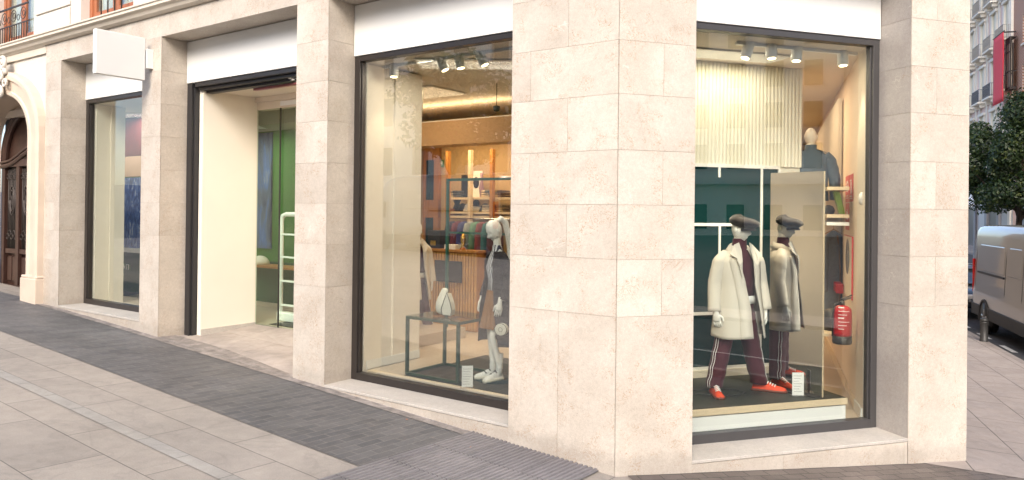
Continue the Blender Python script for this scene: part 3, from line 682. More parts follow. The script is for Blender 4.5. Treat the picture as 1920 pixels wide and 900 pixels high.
# ------------------------------------------------------------ figures
def sm(x): return max(0., 1-x*x)**2 if abs(x) < 1 else 0.
def head_to(b, c, sc=1.0, yaw=0., pitch=0.):
    """face towards local -y; c = centre of the head"""
    nu, nv = 40, 30; vs = []; fs = []
    for i in range(nv+1):
        th = math.pi*i/nv
        for j in range(nu):
            ph = 2*math.pi*j/nu
            x, y, z = math.sin(th)*math.cos(ph), math.sin(th)*math.sin(ph), math.cos(th)
            X, Y, Z = .073*x, .093*y, .118*z
            if Z < 0: X *= 1 - .30*(-Z/.118)**1.6; Y *= 1 - (.10 if y < 0 else .38)*(-Z/.118)**1.4
            if Z > .02 and y > 0: Y *= 1.05
            if y < 0:     # the face
                f = -y
                Y += .012*f*sm((Z+.0)/.12)                       # flatter front
                Y -= .030*sm(X/.017)*sm((Z+.018)/.034)*f          # nose
                Y -= .010*sm(X/.010)*sm((Z-.010)/.035)*f
                for e in (-1, 1):
                    Y += .016*sm((X-e*.030)/.020)*sm((Z-.012)/.016)*f   # sockets
                    Y -= .006*sm((X-e*.030)/.012)*sm((Z-.010)/.008)*f   # lids
                    Y -= .007*sm((X-e*.030)/.030)*sm((Z-.034)/.014)*f   # brow
                    Y -= .008*sm((X-e*.042)/.024)*sm((Z+.022)/.026)*f   # cheeks
                Y -= .012*sm(X/.024)*sm((Z+.058)/.007)*f          # upper lip
                Y -= .011*sm(X/.021)*sm((Z+.071)/.007)*f
                Y += .005*sm(X/.022)*sm((Z+.0645)/.004)*f
                Y -= .016*sm(X/.028)*sm((Z+.100)/.022)*f          # chin
            vs.append((X, Y, Z))
    for i in range(nv):
        for j in range(nu):
            k = (j+1) % nu; fs.append((i*nu+j, i*nu+k, (i+1)*nu+k, (i+1)*nu+j))
    out = []
    cy_, sy_, cp_, sp_ = math.cos(yaw), math.sin(yaw), math.cos(pitch), math.sin(pitch)
    def tf(p):
        x, y, z = p; y, z = y*cp_ - z*sp_, y*sp_ + z*cp_; x, y = x*cy_ - y*sy_, x*sy_ + y*cy_
        return (c[0]+x*sc, c[1]+y*sc, c[2]+z*sc)
    b.add([tf(v) for v in vs], fs, smooth=True)
    for e in (-1, 1):    # ears
        b.loft([[tf((e*(.067+.010*k), .012+rr*.017*math.cos(q*.785)+.004*k, -.004+rr*.030*math.sin(q*.785))) for q in range(8)] for k, rr in ((0, .8), (1, 1.), (1.4, .7))])
    return tf
def hand_to(b, wrist, down, palmn, sc=1.0, curl=.5, side=1):
    """wrist point; down = unit vector along the hand; palmn = direction the palm faces"""
    w_, d, n = Vector(wrist), Vector(down).normalized(), Vector(palmn).normalized()
    n = (n - d*n.dot(d)).normalized(); x = d.cross(n).normalized()*side
    s = sc
    rings = []
    for t, wd, thk in ((-.06, .026, .022), (0, .026, .018), (.03, .036, .016), (.065, .042, .014), (.092, .040, .012)):
        rings.append([tuple(w_ + d*t*s + x*(wd*math.cos(q*math.pi/5))*s + n*(thk*math.sin(q*math.pi/5))*s) for q in range(10)])
    b.loft(rings)
    for i, (off, ln, an) in enumerate(((-.030, .062, -.06), (-.010, .074, -.02), (.011, .079, .02), (.031, .070, .07))):
        p = w_ + x*off*s + d*.085*s; dd = (d + x*an).normalized(); pts = [p]; r = [.0095*s]
        ang = 0
        for k, seg in enumerate((.42, .32, .26)):
            ang += curl*(.35 + .45*k*.8)
            v = dd*math.cos(ang) + n*math.sin(ang); pts.append(pts[-1] + v*ln*seg*s*1.05); r.append((.009-.0011*k)*s)
        b.tube(pts, r, 8)
    p = w_ + x*(.030*s) + d*.022*s
    v1 = (d*.75 + x*.55 + n*.35).normalized(); v2 = (d*.92 + x*.12 + n*.35).normalized()
    b.tube([p - x*.012*s, p + v1*.034*s, p + v1*.034*s + v2*.03*s, p + v1*.034*s + v2*.055*s], [.013*s, .012*s, .0105*s, .008*s], 8)
def ell(cx, cy_, z, rx, ry, n=28, a0=0., a1=2*math.pi, wob=0., ph=0., k=7, closed=True):
    pts = []
    m = n if closed else n+1
    for j in range(m):
        a = a0 + (a1-a0)*j/n
        f = 1 + wob*math.sin(k*a+ph)
        pts.append((cx + rx*f*math.cos(a), cy_ + ry*f*math.sin(a), z))
    return pts
def shoe_to(bu, bs, bl, heel, yaw, sc=1.0, chunky=0.):
    """toe towards local -y when yaw = 0; heel = point on the floor below the ankle"""
    c_, s_ = math.cos(yaw), math.sin(yaw)
    def tf(x, y, z): return (heel[0]+(x*c_-y*s_)*sc, heel[1]+(x*s_+y*c_)*sc, heel[2]+z*sc)
    st = [(.055, .030, .055), (.03, .036, .085), (-.02, .038, .092), (-.07, .038, .085), (-.11, .041, .066), (-.15, .043, .053), (-.19, .043, .047), (-.222, .036, .036), (-.238, .022, .026)]
    base = .016+chunky
    bu.loft([[tf(wd*1.02*math.cos(a)*(1 if math.sin(a) < .2 else 1-.35*math.sin(a)), y, base + max(-.2, math.sin(a))*(h-.008) ) for a in [2*math.pi*j/14 for j in range(14)]] for y, wd, h in st])
    bs.loft([[tf(-wd*1.10, y, 0), tf(wd*1.10, y, 0), tf(wd*1.14, y, base+.006), tf(-wd*1.14, y, base+.006)] for y, wd, h in [(.066, .022, 0)] + st + [(-.246, .012, 0)]])
    for i in range(5):
        y = -.055 - i*.021; z = base + .083 - i*.0085
        bl.tube([tf(-.024, y, z-.012), tf(0, y-.004, z+.003), tf(.024, y, z-.012)], .0055*sc, 6)
    bl.loft([[tf(.020*math.cos(a), -.02 - .022*i, base + .094 - .006*i + .008*math.sin(a)) for a in [2*math.pi*j/8 for j in range(8)]] for i in range(3)])
    return tf
def folds(p, amp, f1, f2, ph): return amp*(math.sin(p*f1+ph) + .6*math.sin(p*f2+2.1*ph))
def sleeve_to(b, pts, rads, amp=.05, n=18, seed=0.):
    """a sleeve with creases, denser at the elbow"""
    P = [Vector(p) for p in pts]; K = 26; rings = []
    tot = len(P)-1
    path = []; rr = []
    for i in range(K+1):
        t = i/K*tot; j = min(int(t), tot-1); f = t-j
        q = P[j].lerp(P[j+1], f); path.append(q); rr.append(rads[j]*(1-f)+rads[j+1]*f)
    for it in range(3):
        path = [path[0]] + [(path[i-1]+path[i]*2+path[i+1])/4 for i in range(1, K)] + [path[-1]]
    for i in range(K+1):
        d = (path[min(i+1, K)]-path[max(i-1, 0)]).normalized(); x = d.cross(Vector((0, 1, 0))).normalized(); y = d.cross(x).normalized(); r = []
        u = i/K; el = math.exp(-((u-.5)/.2)**2)
        for j in range(n):
            a = 2*math.pi*j/n
            w_ = 1 + amp*(.4+el)*math.sin(u*42+seed+1.6*math.sin(a+seed)) + amp*.5*math.sin(3*a+u*9+seed)
            r.append(tuple(path[i] + x*math.cos(a)*rr[i]*w_ + y*math.sin(a)*rr[i]*w_*.92))
        rings.append(r)
    b.loft(rings)
    return path[-1]
def male(name, label, loc, rotz, sc=1.0, cap=True, coatm='coat', group=None, full=True):
    t = thing(name, loc, label, 'mannequin', group, local=True); t.rotation_euler.z = rotz; t.scale = (sc,)*3
    body = M(None)
    hd = (-.0, -.035, 1.722)
    tf = head_to(body, hd, 1.07, yaw=R(26), pitch=R(12))
    body.tube([(0, .01, 1.36), (0, .004, 1.50), (0, -.006, 1.60), (0, -.015, 1.68)], [.07, .062, .058, .056], 16)
    body.tube([(0, .01, 1.40), (0, .01, 1.0)], [.08, .09], 16)
    for e in (-1, 1): body.tube([(e*.19, .0, 1.40), (e*.26, 0, 1.12), (e*.285, -.03, .90)], [.05, .04, .03], 10)
    for e in (-1, 1): body.tube([(e*.09, .01, .9), (e*.17, .02, .5), (e*.25, .02, .1)], [.06, .045, .035], 10)
    hand_to(body, (-.285, -.055, .86), (.05, -.10, -1), (.7, .4, 0), 1.05, .55, side=1)
    hand_to(body, (.275, -.05, .86), (-.03, -.10, -1), (-.7, .2, 0), 1.05, .6, side=-1)
    body.build('body', MT['mannequin'], t)
    # high-neck sweater
    s = M(None)
    s.loft([ell(0, .0, 1.02, .165, .115), ell(0, -.0, 1.15, .155, .112), ell(0, 0, 1.3, .175, .12), ell(0, .0, 1.43, .165, .10), ell(0, .0, 1.50, .10, .085), ell(0, -.003, 1.535, .075, .07), ell(0, -.006, 1.61, .069, .066), ell(0, -.01, 1.63, .066, .064)])
    s.build('sweater', MT['burg'], t)
    sh = M(None); sh.loft([ell(.01, -.002, .95, .172, .124, wob=.02), ell(.0, -.0, 1.03, .169, .119)]); sh.build('shirt_tail', MT['lace'], t)
    # trousers
    tr = M(None)
    tr.loft([ell(0, .01, .80, .150, .115), ell(0, .01, .90, .168, .122), ell(0, .01, 1.0, .158, .115)])
    pip = M(None)
    feet = ((-.255, .02, R(-16)), (.265, .03, R(46)))
    for e, (fx, fy, fyaw) in zip((-1, 1), feet):
        rings = []; K = 22
        for i in range(K+1):
            u = i/K; z = .86*(1-u) + .075*u; cx = e*.085*(1-u)+fx*u; cy_ = .01*(1-u)+fy*u + .012*math.sin(u*3)
            rx = .092*(1-u)**.8 + .066*u**1.2 + .012*u; w_ = .03 + .05*math.exp(-((u-.93)/.07)**2)
            rings.append([(cx + rx*math.cos(a)*(1+w_*math.sin(u*34+1.5*math.sin(a+e))), cy_ + rx*1.12*math.sin(a)*(1+w_*math.sin(u*34+2*math.sin(a+e))), z) for a in [2*math.pi*j/22 for j in range(22)]])
        tr.loft(rings)
        for da in (-.17, .12):
            a = (math.pi if e < 0 else 0) + (.32 if e < 0 else -.32) + da; pip.tube([((r_[0][0]+r_[11][0])/2 + 1.03*math.cos(a)*abs(r_[0][0]-r_[11][0])/2, (r_[5][1]+r_[16][1])/2 + 1.03*math.sin(a)*abs(r_[5][1]-r_[16][1])/2, r_[0][2]) for r_ in rings], .0032, 5)
    tro = tr.build('trousers', MT['burg'], t); pip.build('piping', MT['lace'], tro)
    for e, (fx, fy, fyaw) in zip((-1, 1), feet):
        u_, so_, la = M(None), M(None), M(None)
        shoe_to(u_, so_, la, (fx, fy, 0), fyaw, 1.12); o = u_.build('shoe', MT['orange'], t); so_.build('sole', MT['sole'], o); la.build('laces', MT['lace'], o)
    # coat: open front, collar, sleeves
    c = M(None); rings = []; K = 30
    for i in range(K+1):
        u = i/K; z = 1.52*(1-u) + .60*u
        rx = np.interp(z, [.6, .9, 1.15, 1.3, 1.40, 1.46, 1.50, 1.52], [.275, .25, .222, .226, .222, .188, .125, .095])
        ry = np.interp(z, [.6, .9, 1.15, 1.3, 1.40, 1.46, 1.50, 1.52], [.20, .175, .155, .155, .145, .125, .098, .085])
        g0_ = np.interp(z, [.6, .9, 1.2, 1.52], [-.06, -.04, .16, .55]); g1_ = np.interp(z, [.6, .9, 1.2, 1.52], [.62, .50, .36, .55])
        a0 = -math.pi/2 + g1_; a1 = 1.5*math.pi - g0_; row = []
        for j in range(45):
            a = a0 + (a1-a0)*j/44
            w_ = 1 + (.035*u)*math.sin(a*5+1.0) + .008*math.sin(a*9+u*6) + .004*math.sin(z*19+3*a)
            row.append((rx*w_*math.cos(a), .005 + ry*w_*math.sin(a) - .05*u*max(0, -math.sin(a)), z + .006*math.sin(a*3)*u))
        rings.append(row)
    c.loft(rings, closed=False, caps=False)
    for e in (-1, 1):
        sleeve_to(c, [(e*.135, .0, 1.475), (e*.212, .005, 1.385), (e*.262, .02, 1.16), (e*.288, -.03, .875)], [.050, .074, .068, .064], .018, seed=e*1.3+2)
    co = c.build('coat', MT[coatm], t, solid=.006)
    # lapels and collar
    l = M(None)
    cr_ = []
    for j in range(31):
        a = -math.pi/2 + .50 + (2*math.pi-1.0)*j/30; f = abs(a-math.pi/2)/math.pi
        cr_.append(a)
    l.loft([[((.078+.0)*math.cos(a), -.002+.075*math.sin(a), 1.575-.02*abs(math.cos(a))-.055*max(0, -math.sin(a))) for a in cr_],
            [((.098)*math.cos(a), -.0+.092*math.sin(a), 1.585-.03*abs(math.cos(a))-.065*max(0, -math.sin(a))) for a in cr_],
            [((.150)*math.cos(a), -.0+.128*math.sin(a)-.02*max(0,-math.sin(a)), 1.515-.035*abs(math.cos(a))-.095*max(0, -math.sin(a))) for a in cr_]], closed=False, caps=False)
    l.build('collar', MT[coatm], co, solid=.006)
    lp_ = M(None)
    for e in (-1, 1):
        P_ = [(e*.060, -.088, 1.590), (e*.105, -.070, 1.565), (e*.175, -.118, 1.470), (e*.120, -.158, 1.425), (e*.128, -.165, 1.405), (e*.105, -.172, 1.36), (e*.070, -.172, 1.22), (e*.062, -.160, 1.40), (e*.050, -.125, 1.50)]
        lp_.add(P_, [tuple(range(len(P_)))], smooth=False)
    lp_.build('lapel', MT[coatm], co, solid=.008)
    pl = M(None)
    for e, idx in ((1, 0), (-1, 44)):
        st = [Vector(r_[idx]) for r_ in rings[3:]]
        inn = [Vector(r_[idx + (3 if e > 0 else -3)]) for r_ in rings[3:]]
        pl.loft([[tuple(p + Vector((0, -.005, 0))) for p in st], [tuple(p*1 + Vector((0, -.007, 0)) + (q-p)*1.25) for p, q in zip(st, inn)]], closed=False, caps=False)
    pl.build('front_facing', MT[coatm], co, solid=.004)
    if cap:
        k = M(None); base = Vector(hd) + Vector((0, -.01, .048))
        yw = R(26); cy1, sy1 = math.cos(yw), math.sin(yw)
        def ct(x, y, z): return (base.x + x*cy1 - y*sy1, base.y + x*sy1 + y*cy1, base.z + z)
        rg = []
        for z, rx, ry, oy in ((-.012, .082, .102, 0), (.008, .108, .140, -.014), (.030, .124, .158, -.030), (.052, .120, .152, -.030), (.074, .094, .122, -.016), (.090, .054, .075, .0), (.095, .006, .01, .0)):
            rg.append([ct(rx*math.cos(a), oy + ry*math.sin(a), z + (.034 if z < .06 else .026)*(math.sin(a)*.8) + .004*math.sin(5*a)) for a in [2*math.pi*j/30 for j in range(30)]])
        k.loft(rg)
        vis = []
        for r_, dz in ((.95, 0), (1.18, -.012), (1.32, -.030)):
            vis.append([ct(.082*min(r_, 1.1)*math.cos(a), .105*r_*math.sin(a)-.012, -.020+dz - .012*abs(math.cos(a))) for a in [math.pi + .25 + (math.pi-.5)*j/14 for j in range(15)]])
        k2 = M(None); k2.loft(vis, closed=False, caps=False)
        ko = k.build('flat_cap', MT['cap'], t); k2.build('peak', MT['cap'], ko, solid=.008)
    return t
def female(name, label, loc, rotz, sc=1.0):
    t = thing(name, loc, label, 'mannequin', None, local=True); t.rotation_euler.z = rotz; t.scale = (sc,)*3
    b = M(None); hd = (0, -.04, 1.66)
    head_to(b, hd, 1.08, yaw=R(0), pitch=R(34))
    b.tube([(0, .02, 1.30), (0, .012, 1.44), (0, 0, 1.54), (0, -.02, 1.62)], [.10, .05, .045, .05], 16)
    b.tube([(0, .01, 1.36), (0, .01, 1.1), (0, .01, .9)], [.10, .10, .12], 16)
    for e in (-1, 1):
        b.tube([(e*.09, 0, .92), (e*.085, -.02, .70), (e*.08, -.03 if e < 0 else -.10, .50), (e*.078, .0 if e < 0 else -.04, .30), (e*.075, .01, .14), (e*.075, .0, .06)], [.075, .060, .041, .044, .031, .030], 14)
        b.tube([(e*.155, 0, 1.36), (e*.21, .03, 1.12), (e*.235, -.04, .90)], [.04, .034, .024], 10)
    hand_to(b, (-.245, -.07, .88), (-.05, -.22, -1), (.6, .3, 0), 1.0, .5, side=1); hand_to(b, (.235, -.09, .88), (.03, -.22, -1), (-.6, .3, 0), 1.0, .5, side=-1)
    b.build('body', MT['mannequin'], t)
    h = M(None)   # sculpted skull cap of hair and the long ponytail
    pts = [(0, -.02, 1.755), (0, .045, 1.795), (0, .11, 1.75), (0, .15, 1.63), (0, .17, 1.49), (0, .175, 1.37), (0, .165, 1.27)]
    h.tube(pts, [.030, .040, .046, .044, .036, .028, .010], 14, flat=.8)
    h.tube([(0, -.03, 1.74), (0, .0, 1.775)], [.04, .036], 12)
    h.build('ponytail', MT['mannequin'], t)
    s = M(None); s.loft([ell(0, .0, .98, .135, .10), ell(0, 0, 1.12, .12, .095), ell(0, -.01, 1.25, .135, .115), ell(0, 0, 1.37, .125, .085), ell(0, .005, 1.44, .07, .06), ell(0, .0, 1.50, .052, .05)])
    s.build('striped_blouse', MT['stripes'], t)
    k = M(None); rg = []
    for i in range(14):
        u = i/13; z = 1.0 - .42*u; r_ = .125 + .085*u
        rg.append([(r_*math.cos(a)*(1+.06*u*(1 if (j % 4) < 2 else -1)), r_*.85*math.sin(a)*(1+.06*u*(1 if (j % 4) < 2 else -1)), z) for j, a in enumerate([2*math.pi*j/88 for j in range(88)])])
    k.loft(rg, caps=False, smooth=False); k.build('pleated_skirt', MT['skirt'], t, solid=.003)
    c = M(None); rings = []
    for i in range(25):
        u = i/24; z = 1.43*(1-u) + .40*u
        rx = np.interp(z, [.4, .8, 1.1, 1.3, 1.37, 1.43], [.30, .24, .18, .185, .165, .09]); ry = np.interp(z, [.4, .8, 1.1, 1.3, 1.37, 1.43], [.22, .19, .14, .14, .115, .07])
        gp = .42 + .55*u; a0, a1 = -math.pi/2+gp, 1.5*math.pi-gp
        rings.append([(rx*math.cos(a)*(1+.05*u*math.sin(6*a+1)), .01+ry*math.sin(a)*(1+.05*u*math.sin(5*a)), z) for a in [a0+(a1-a0)*j/36 for j in range(37)]])
    c.loft(rings, closed=False, caps=False)
    for e in (-1, 1): sleeve_to(c, [(e*.125, .0, 1.385), (e*.19, .01, 1.30), (e*.225, .03, 1.12), (e*.238, -.05, .91)], [.055, .066, .060, .052], .045, seed=e+4.)
    c.build('long_cardigan', MT['navy'], t, solid=.005)
    for e, yw in ((-1, R(-8)), (1, R(10))):
        sk = M(None); sk.tube([(e*.075, .005, .30), (e*.075, .008, .2), (e*.075, .005, .13), (e*.075, .0, .06)], [.044, .041, .038, .040], 14); 
        for z in (.285, .265, .245, .15, .135): sk.tube([(e*.075+.046*math.cos(a)*(1 if z > .2 else .88), .006+.046*math.sin(a)*(1 if z > .2 else .88), z) for a in [2*math.pi*j/14 for j in range(15)]], .004, 5, caps=False)
        sk.build('sock', MT['lace'], t)
        u_, so_, la = M(None), M(None), M(None); shoe_to(u_, so_, la, (e*.075, .0, 0), yw, .95, .016)
        o = u_.build('shoe', MT['lace'], t); so_.build('sole', MT['bag'], o)
        dk = M(None)
        for y, z in ((-.045, .095), (-.10, .07)): dk.tube([(e*.075-.030, y, z), (e*.075, y-.006, z+.016), (e*.075+.030, y, z)], .008, 6)
        dk.tube([(e*.075-.046, .03, .05), (e*.075-.048, -.04, .04)], .012, 6); dk.build('strap', mat('sneaker_grey', (.12, .12, .12), .5) if e < 0 else bpy.data.materials['sneaker_grey'], o)
    return t
m_, N_, L_, P_ = newmat('striped_cloth')
tc = N_.new('ShaderNodeTexCoord'); wv = N_.new('ShaderNodeTexWave'); wv.inputs['Scale'].default_value = 11; wv.inputs['Distortion'].default_value = .6; L_.new(tc.outputs['Object'], wv.inputs[0])
wv.inputs['Detail'].default_value = 1
cc = ramp(N_, L_, wv.outputs['Fac'], [(.40, (.02, .02, .05)), (.5, (.7, .7, .72))]); L_.new(cc, P_.inputs['Base Color']); P_.inputs['Roughness'].default_value = .8
MT['stripes'] = m_
# ------------------------------------------------------------ corner window display
PZ = .385
dp = thing('display_platform', FB(2, 1.1, .12), 'low display platform with dark top and pale wooden edge in the corner window', 'platform')
b = M(FB); TE = FB.at(1588, 760, .50)[0]
b.box(BT0, TE, .52, BN-.05, .12, .298); b.build('plinth_front', MT['whitemetal'], dp)
b = M(FB); b.box(BT0, TE+.01, .50, BN-.052, .312, PZ-.006); b.build('edge_board', MT['plywood'], dp, bevel=.003)
b = M(FB); b.box(BT0, TE-.004, .513, BN-.054, PZ-.005, PZ); b.build('top', MT['plat'], dp)
b = M(FB); b.tube([tuple(x) for x in [(1.05, 1.12, PZ+.004), (1.5, 1.05, PZ+.004), (1.62, .93, PZ+.004), (1.9, .88, PZ+.004), (2.02, .98, PZ+.004), (1.98, 1.15, PZ+.004), (1.7, 1.2, PZ+.004), (1.2, 1.22, PZ+.004)]], .007, 6)
tag(b.build('cable', MT['black']), 'thin black cable looped on the dark platform by the orange shoes', 'cable')
fx0 = FB.on(1353, 738, PZ); fx1 = FB.on(1447, 734, PZ)
pm = (FB(*fx0, 0) + FB(*fx1, 0))/2
msc = .415
MS = float(np.linalg.norm(FB(*fx1, 0)-FB(*fx0, 0)))/msc
MS = 1.035
pm = pm + np.array([-.10, 0, 0])
man = male('male_mannequin', 'white male mannequin in open beige coat, dark flat cap and orange shoes', (pm[0], pm[1], PZ), R(17), MS)
man.scale = (MS*1.07, MS, MS)
# the mirror beside him, real and slightly bent
r0 = FB.on(1545, 740, PZ)
mr1 = FB(*r0, 0); zt = FX.at(1545, 321, mr1[1])[1]
q = FX.on(1445, 325, zt); mr0 = np.array([q[0], q[1], 0])
mr0 = np.array([2.92, 8.387, 0]); mr1 = np.array([3.33, 7.93, 0]); zt = FX.at(1545, 321, 7.93)[1]
print('mirror', mr0, mr1, zt, 'man', pm, MS)
mir = thing('standing_mirror', ((mr0+mr1)/2 + np.array([0, 0, PZ])), 'tall slightly wavy mirror panel reflecting the mannequin in the beige coat', 'mirror')
m_, N_, L_, P_ = newmat('wavy_mirror'); P_.inputs['Metallic'].default_value = 1; P_.inputs['Base Color'].default_value = (.90, .88, .86, 1); P_.inputs['Roughness'].default_value = .0
tc = N_.new('ShaderNodeTexCoord'); nz = noisetex(N_, L_, tc.outputs['Object'], 1.6, 1, .4); bp = N_.new('ShaderNodeBump'); bp.inputs['Strength'].default_value = .05; bp.inputs['Distance'].default_value = .05
L_.new(nz, bp.inputs['Height']); L_.new(bp.outputs[0], P_.inputs['Normal'])
dm = (mr1-mr0)/np.linalg.norm(mr1-mr0); nm = np.array([dm[1], -dm[0], 0]); Lm = float(np.linalg.norm(mr1-mr0))
if nm[1] > 0: nm = -nm
FM = Fr(mr0, dm, nm)
b = M(FM); b.box(0, Lm, 0, .004, PZ+.01, zt); mo = b.build('mirror_sheet', m_, mir)
b = M(FM); b.box(0, Lm, -.016, -.001, PZ+.01, zt); b.box(Lm-.001, Lm+.006, -.016, .005, PZ+.01, zt); b.build('backing', MT['plywood'], mir)
b = M(FM); b.box(.05, Lm-.05, -.10, .06, PZ, PZ+.009); b.build('foot', MT['black'], mir)
# second figure seen from behind above the mirror
bust = thing('denim_torso_form', (0, 0, 0), 'headed torso form in a blue grey denim jacket seen from behind over the mirror', 'mannequin', None, local=True)
q = FX.at(1520, 300, 9.4); bust.location = (q[0], 9.4, 0); bust.rotation_euler.z = R(165); bust.scale = (1.0,)*3
zb = FX.at(1513, 240, 9.4)[1]
b = M(None); head_to(b, (0, -.02, zb-.115), 1.0, yaw=0, pitch=0); b.tube([(0, .01, zb-.52), (0, .01, zb-.35), (0, 0, zb-.2)], [.12, .055, .055], 14)
b.build('body', MT['ivory'], bust)
b = M(None); zs = zb-.30
b.loft([ell(0, 0, zs-.62, .21, .14, wob=.03), ell(0, 0, zs-.4, .20, .135, wob=.02), ell(0, 0, zs-.2, .215, .135), ell(0, 0, zs-.07, .215, .12), ell(0, 0, zs, .14, .09), ell(0, 0, zs+.035, .07, .065), ell(0, 0, zs+.085, .072, .068)])
for e in (-1, 1): sleeve_to(b, [(e*.16, 0, zs-.05), (e*.225, 0, zs-.12), (e*.285, .02, zs-.36), (e*.29, -.05, zs-.60)], [.07, .08, .07, .055], .04, seed=e)
jk = b.build('denim_jacket', MT['bluegrey'], bust)
b = M(None)
for e in (-1, 1): b.tube([(e*.08, .07, zs+.02), (e*.20, .05, zs-.03), (e*.285, .03, zs-.20), (e*.35, .0, zs-.44)], .005, 5)
b.build('black_piping', MT['black'], jk)
b = M(None); b.tube([(0, 0, .13), (0, 0, zs-.60)], .02, 10); b.cyl((0, 0), .16, .12, .135); b.build('stand', MT['chrome'], bust)
# price cards
def card(loc, rz, w_=.12, h=.26, label='', grp=None):
    t = thing('price_card', loc, label, 'price card', grp, local=True); t.rotation_euler.z = rz
    b = M(None); b.box(-w_/2, w_/2, -.004, .0, .012, h); o = b.build('card', MT['paper'], t)
    b = M(None)
    for i in range(7): z = h-.035-i*.028; b.box(-w_*.38, w_*(.30-.1*(i % 3)), -.0062, -.0045, z-.0022, z+.0022)
    b.build('price_lines', MT['ink'], o)
    b = M(None); b.box(-w_/2-.015, w_/2+.015, -.05, .04, 0, .012); b.box(-w_/2-.004, w_/2+.004, .001, .005, .012, h+.004); b.build('acrylic_stand', MT['acrylic'], t)
    return t
p = FB(*FB.on(1496, 743, PZ), 0); c1 = card((p[0], p[1], PZ), R(0), .125, .255, 'white price card on a clear stand beside the orange shoe in the corner window')
# clear acrylic block at the mirror foot
p = FB(*FB.on(1524, 720, PZ), 0)
b = M(Fr(p, dm, nm)); b.box(-.06, .08, .02, .03, PZ, PZ+.22); tag(b.build('acrylic_card_holder', MT['acrylic']), 'empty clear acrylic card holder standing by the mirror foot', 'card holder')
# wall things on the right-hand inner wall
def wallbox(fr, px0, px1, py0, py1, n0, n1, name, m, parent=None, bevel=0):
    u0, z0 = fr.at(px0, (py0+py1)/2, n0); u1, _ = fr.at(px1, (py0+py1)/2, n0); _, za = fr.at((px0+px1)/2, py0, n0); _, zb_ = fr.at((px0+px1)/2, py1, n0)
    b = M(fr); b.box(min(u0, u1), max(u0, u1), n0, n1, min(za, zb_), max(za, zb_)); return b.build(name, m, parent, bevel=bevel), (min(u0, u1), max(u0, u1), min(za, zb_), max(za, zb_))
def firesign(px0, px1, py0, py1, label, pict):
    o, (u0, u1, z0, z1) = wallbox(FW, px0, px1, py0, py1, .002, .006, 'fire_sign', MT['redsign'])
    tag(o, label, 'sign', 'red fire safety signs on the inner wall')
    w_, h = u1-u0, z1-z0; b = M(FW)
    def r(a0, a1, c0, c1): b.box(u0+w_*a0, u0+w_*a1, .007, .009, z0+h*c0, z0+h*c1)
    if pict == 'ext': r(.40, .60, .30, .72); r(.44, .56, .74, .82); r(.56, .75, .76, .80); r(.2, .8, .10, .13); r(.2, .8, .18, .21)
    if pict == 'hose': 
        for k in range(10): a = k*math.tau/10; cx_, cz_ = .5+.26*math.cos(a), .6+.18*math.sin(a); r(cx_-.06, cx_+.06, cz_-.045, cz_+.045)
        r(.44, .56, .56, .64); r(.2, .8, .14, .17); r(.25, .75, .22, .25)
    if pict == 'flame':
        r(.25, .38, .4, .66); r(.42, .52, .4, .78); r(.58, .74, .4, .70); r(.2, .8, .18, .22)
    b.build('pictogram', MT['paper'], o)
firesign(1593.5, 1600, 327, 378, 'red extinguisher sign with white pictogram, upper right of the wall signs', 'ext')
firesign(1586, 1592.8, 330, 379, 'red hose sign with white pictogram, upper left of the wall signs', 'hose')
firesign(1586, 1592.5, 381, 431, 'red alarm sign with white pictogram, lowest of the wall signs', 'flame')
o, (u0, u1, z0, z1) = wallbox(FW, 1585, 1600, 443, 556, .002, .02, 'hose_cabinet', MT['ivory'], bevel=.004)
tag(o, 'flush cream hose cabinet with oval window below the red fire signs', 'cabinet')
b = M(FW); b.loft([[((u0+u1)/2+(.22*(u1-u0))*math.cos(q*.4), .021+k, (z0+z1)/2+.12+(.22)*math.sin(q*.4)) for q in range(16)] for k in (0, .004)]); b.build('window', mat('smoked_oval', (.12, .13, .14), .15), o)
b = M(FW)
for a0, a1, c0, c1 in ((u0-.006, u1+.006, z1, z1+.008), (u0-.006, u0+.0, z0, z1), (u0+(u1-u0)*.45, u0+(u1-u0)*.5, 0, 0)):
    if c1 > c0: b.box(a0, a1, .003, .023, c0, c1)
b.build('red_edge', MT['redsign'], o)
# extinguisher hanging on the wall
u, z = FW.at(1590, 602, .09); FWo = FW(u, .10, 0)
ex = thing('fire_extinguisher', (0, 0, 0), 'red fire extinguisher hanging on the inner wall above the floor', 'extinguisher', None, local=True)
z0 = FW.at(1590, 645, .09)[1]; h = FW.at(1590, 572, .09)[1]-z0
q = FX.at(1579, 610, FWo[1]); ex.location = (q[0], FWo[1], z0)
rr = .5*34/1393*FWo[1]
b = M(None); b.lathe((0, 0), [(rr*.96, .0), (rr*1.02, .02), (rr*1.02, .09)], 22); b.build('black_base', MT['black'], ex)
b = M(None); b.lathe((0, 0), [(rr*.98, .09), (rr, .12), (rr, h-.09), (rr*.95, h-.05), (rr*.7, h-.015), (rr*.3, h)], 22); ot = b.build('tank', MT['red'], ex)
b = M(None); b.lathe((0, 0), [(rr*1.012, h*.35), (rr*1.012, h*.75)], 22, 1, 1); 
b2 = M(None)
for i in range(7):
    z = h*.40+i*.04
    a0_ = -2.4
    b2.loft([[(rr*1.006*math.cos(a), rr*1.006*math.sin(a), z+dz) for a in [a0_+1.2*(.5 + .5*((i*7) % 3)/2)*k/8 for k in range(9)]] for dz in (0, .014 if i in (3, 6) else .006)], closed=False, caps=False)
b2.build('label_print', MT['paper'], ot)
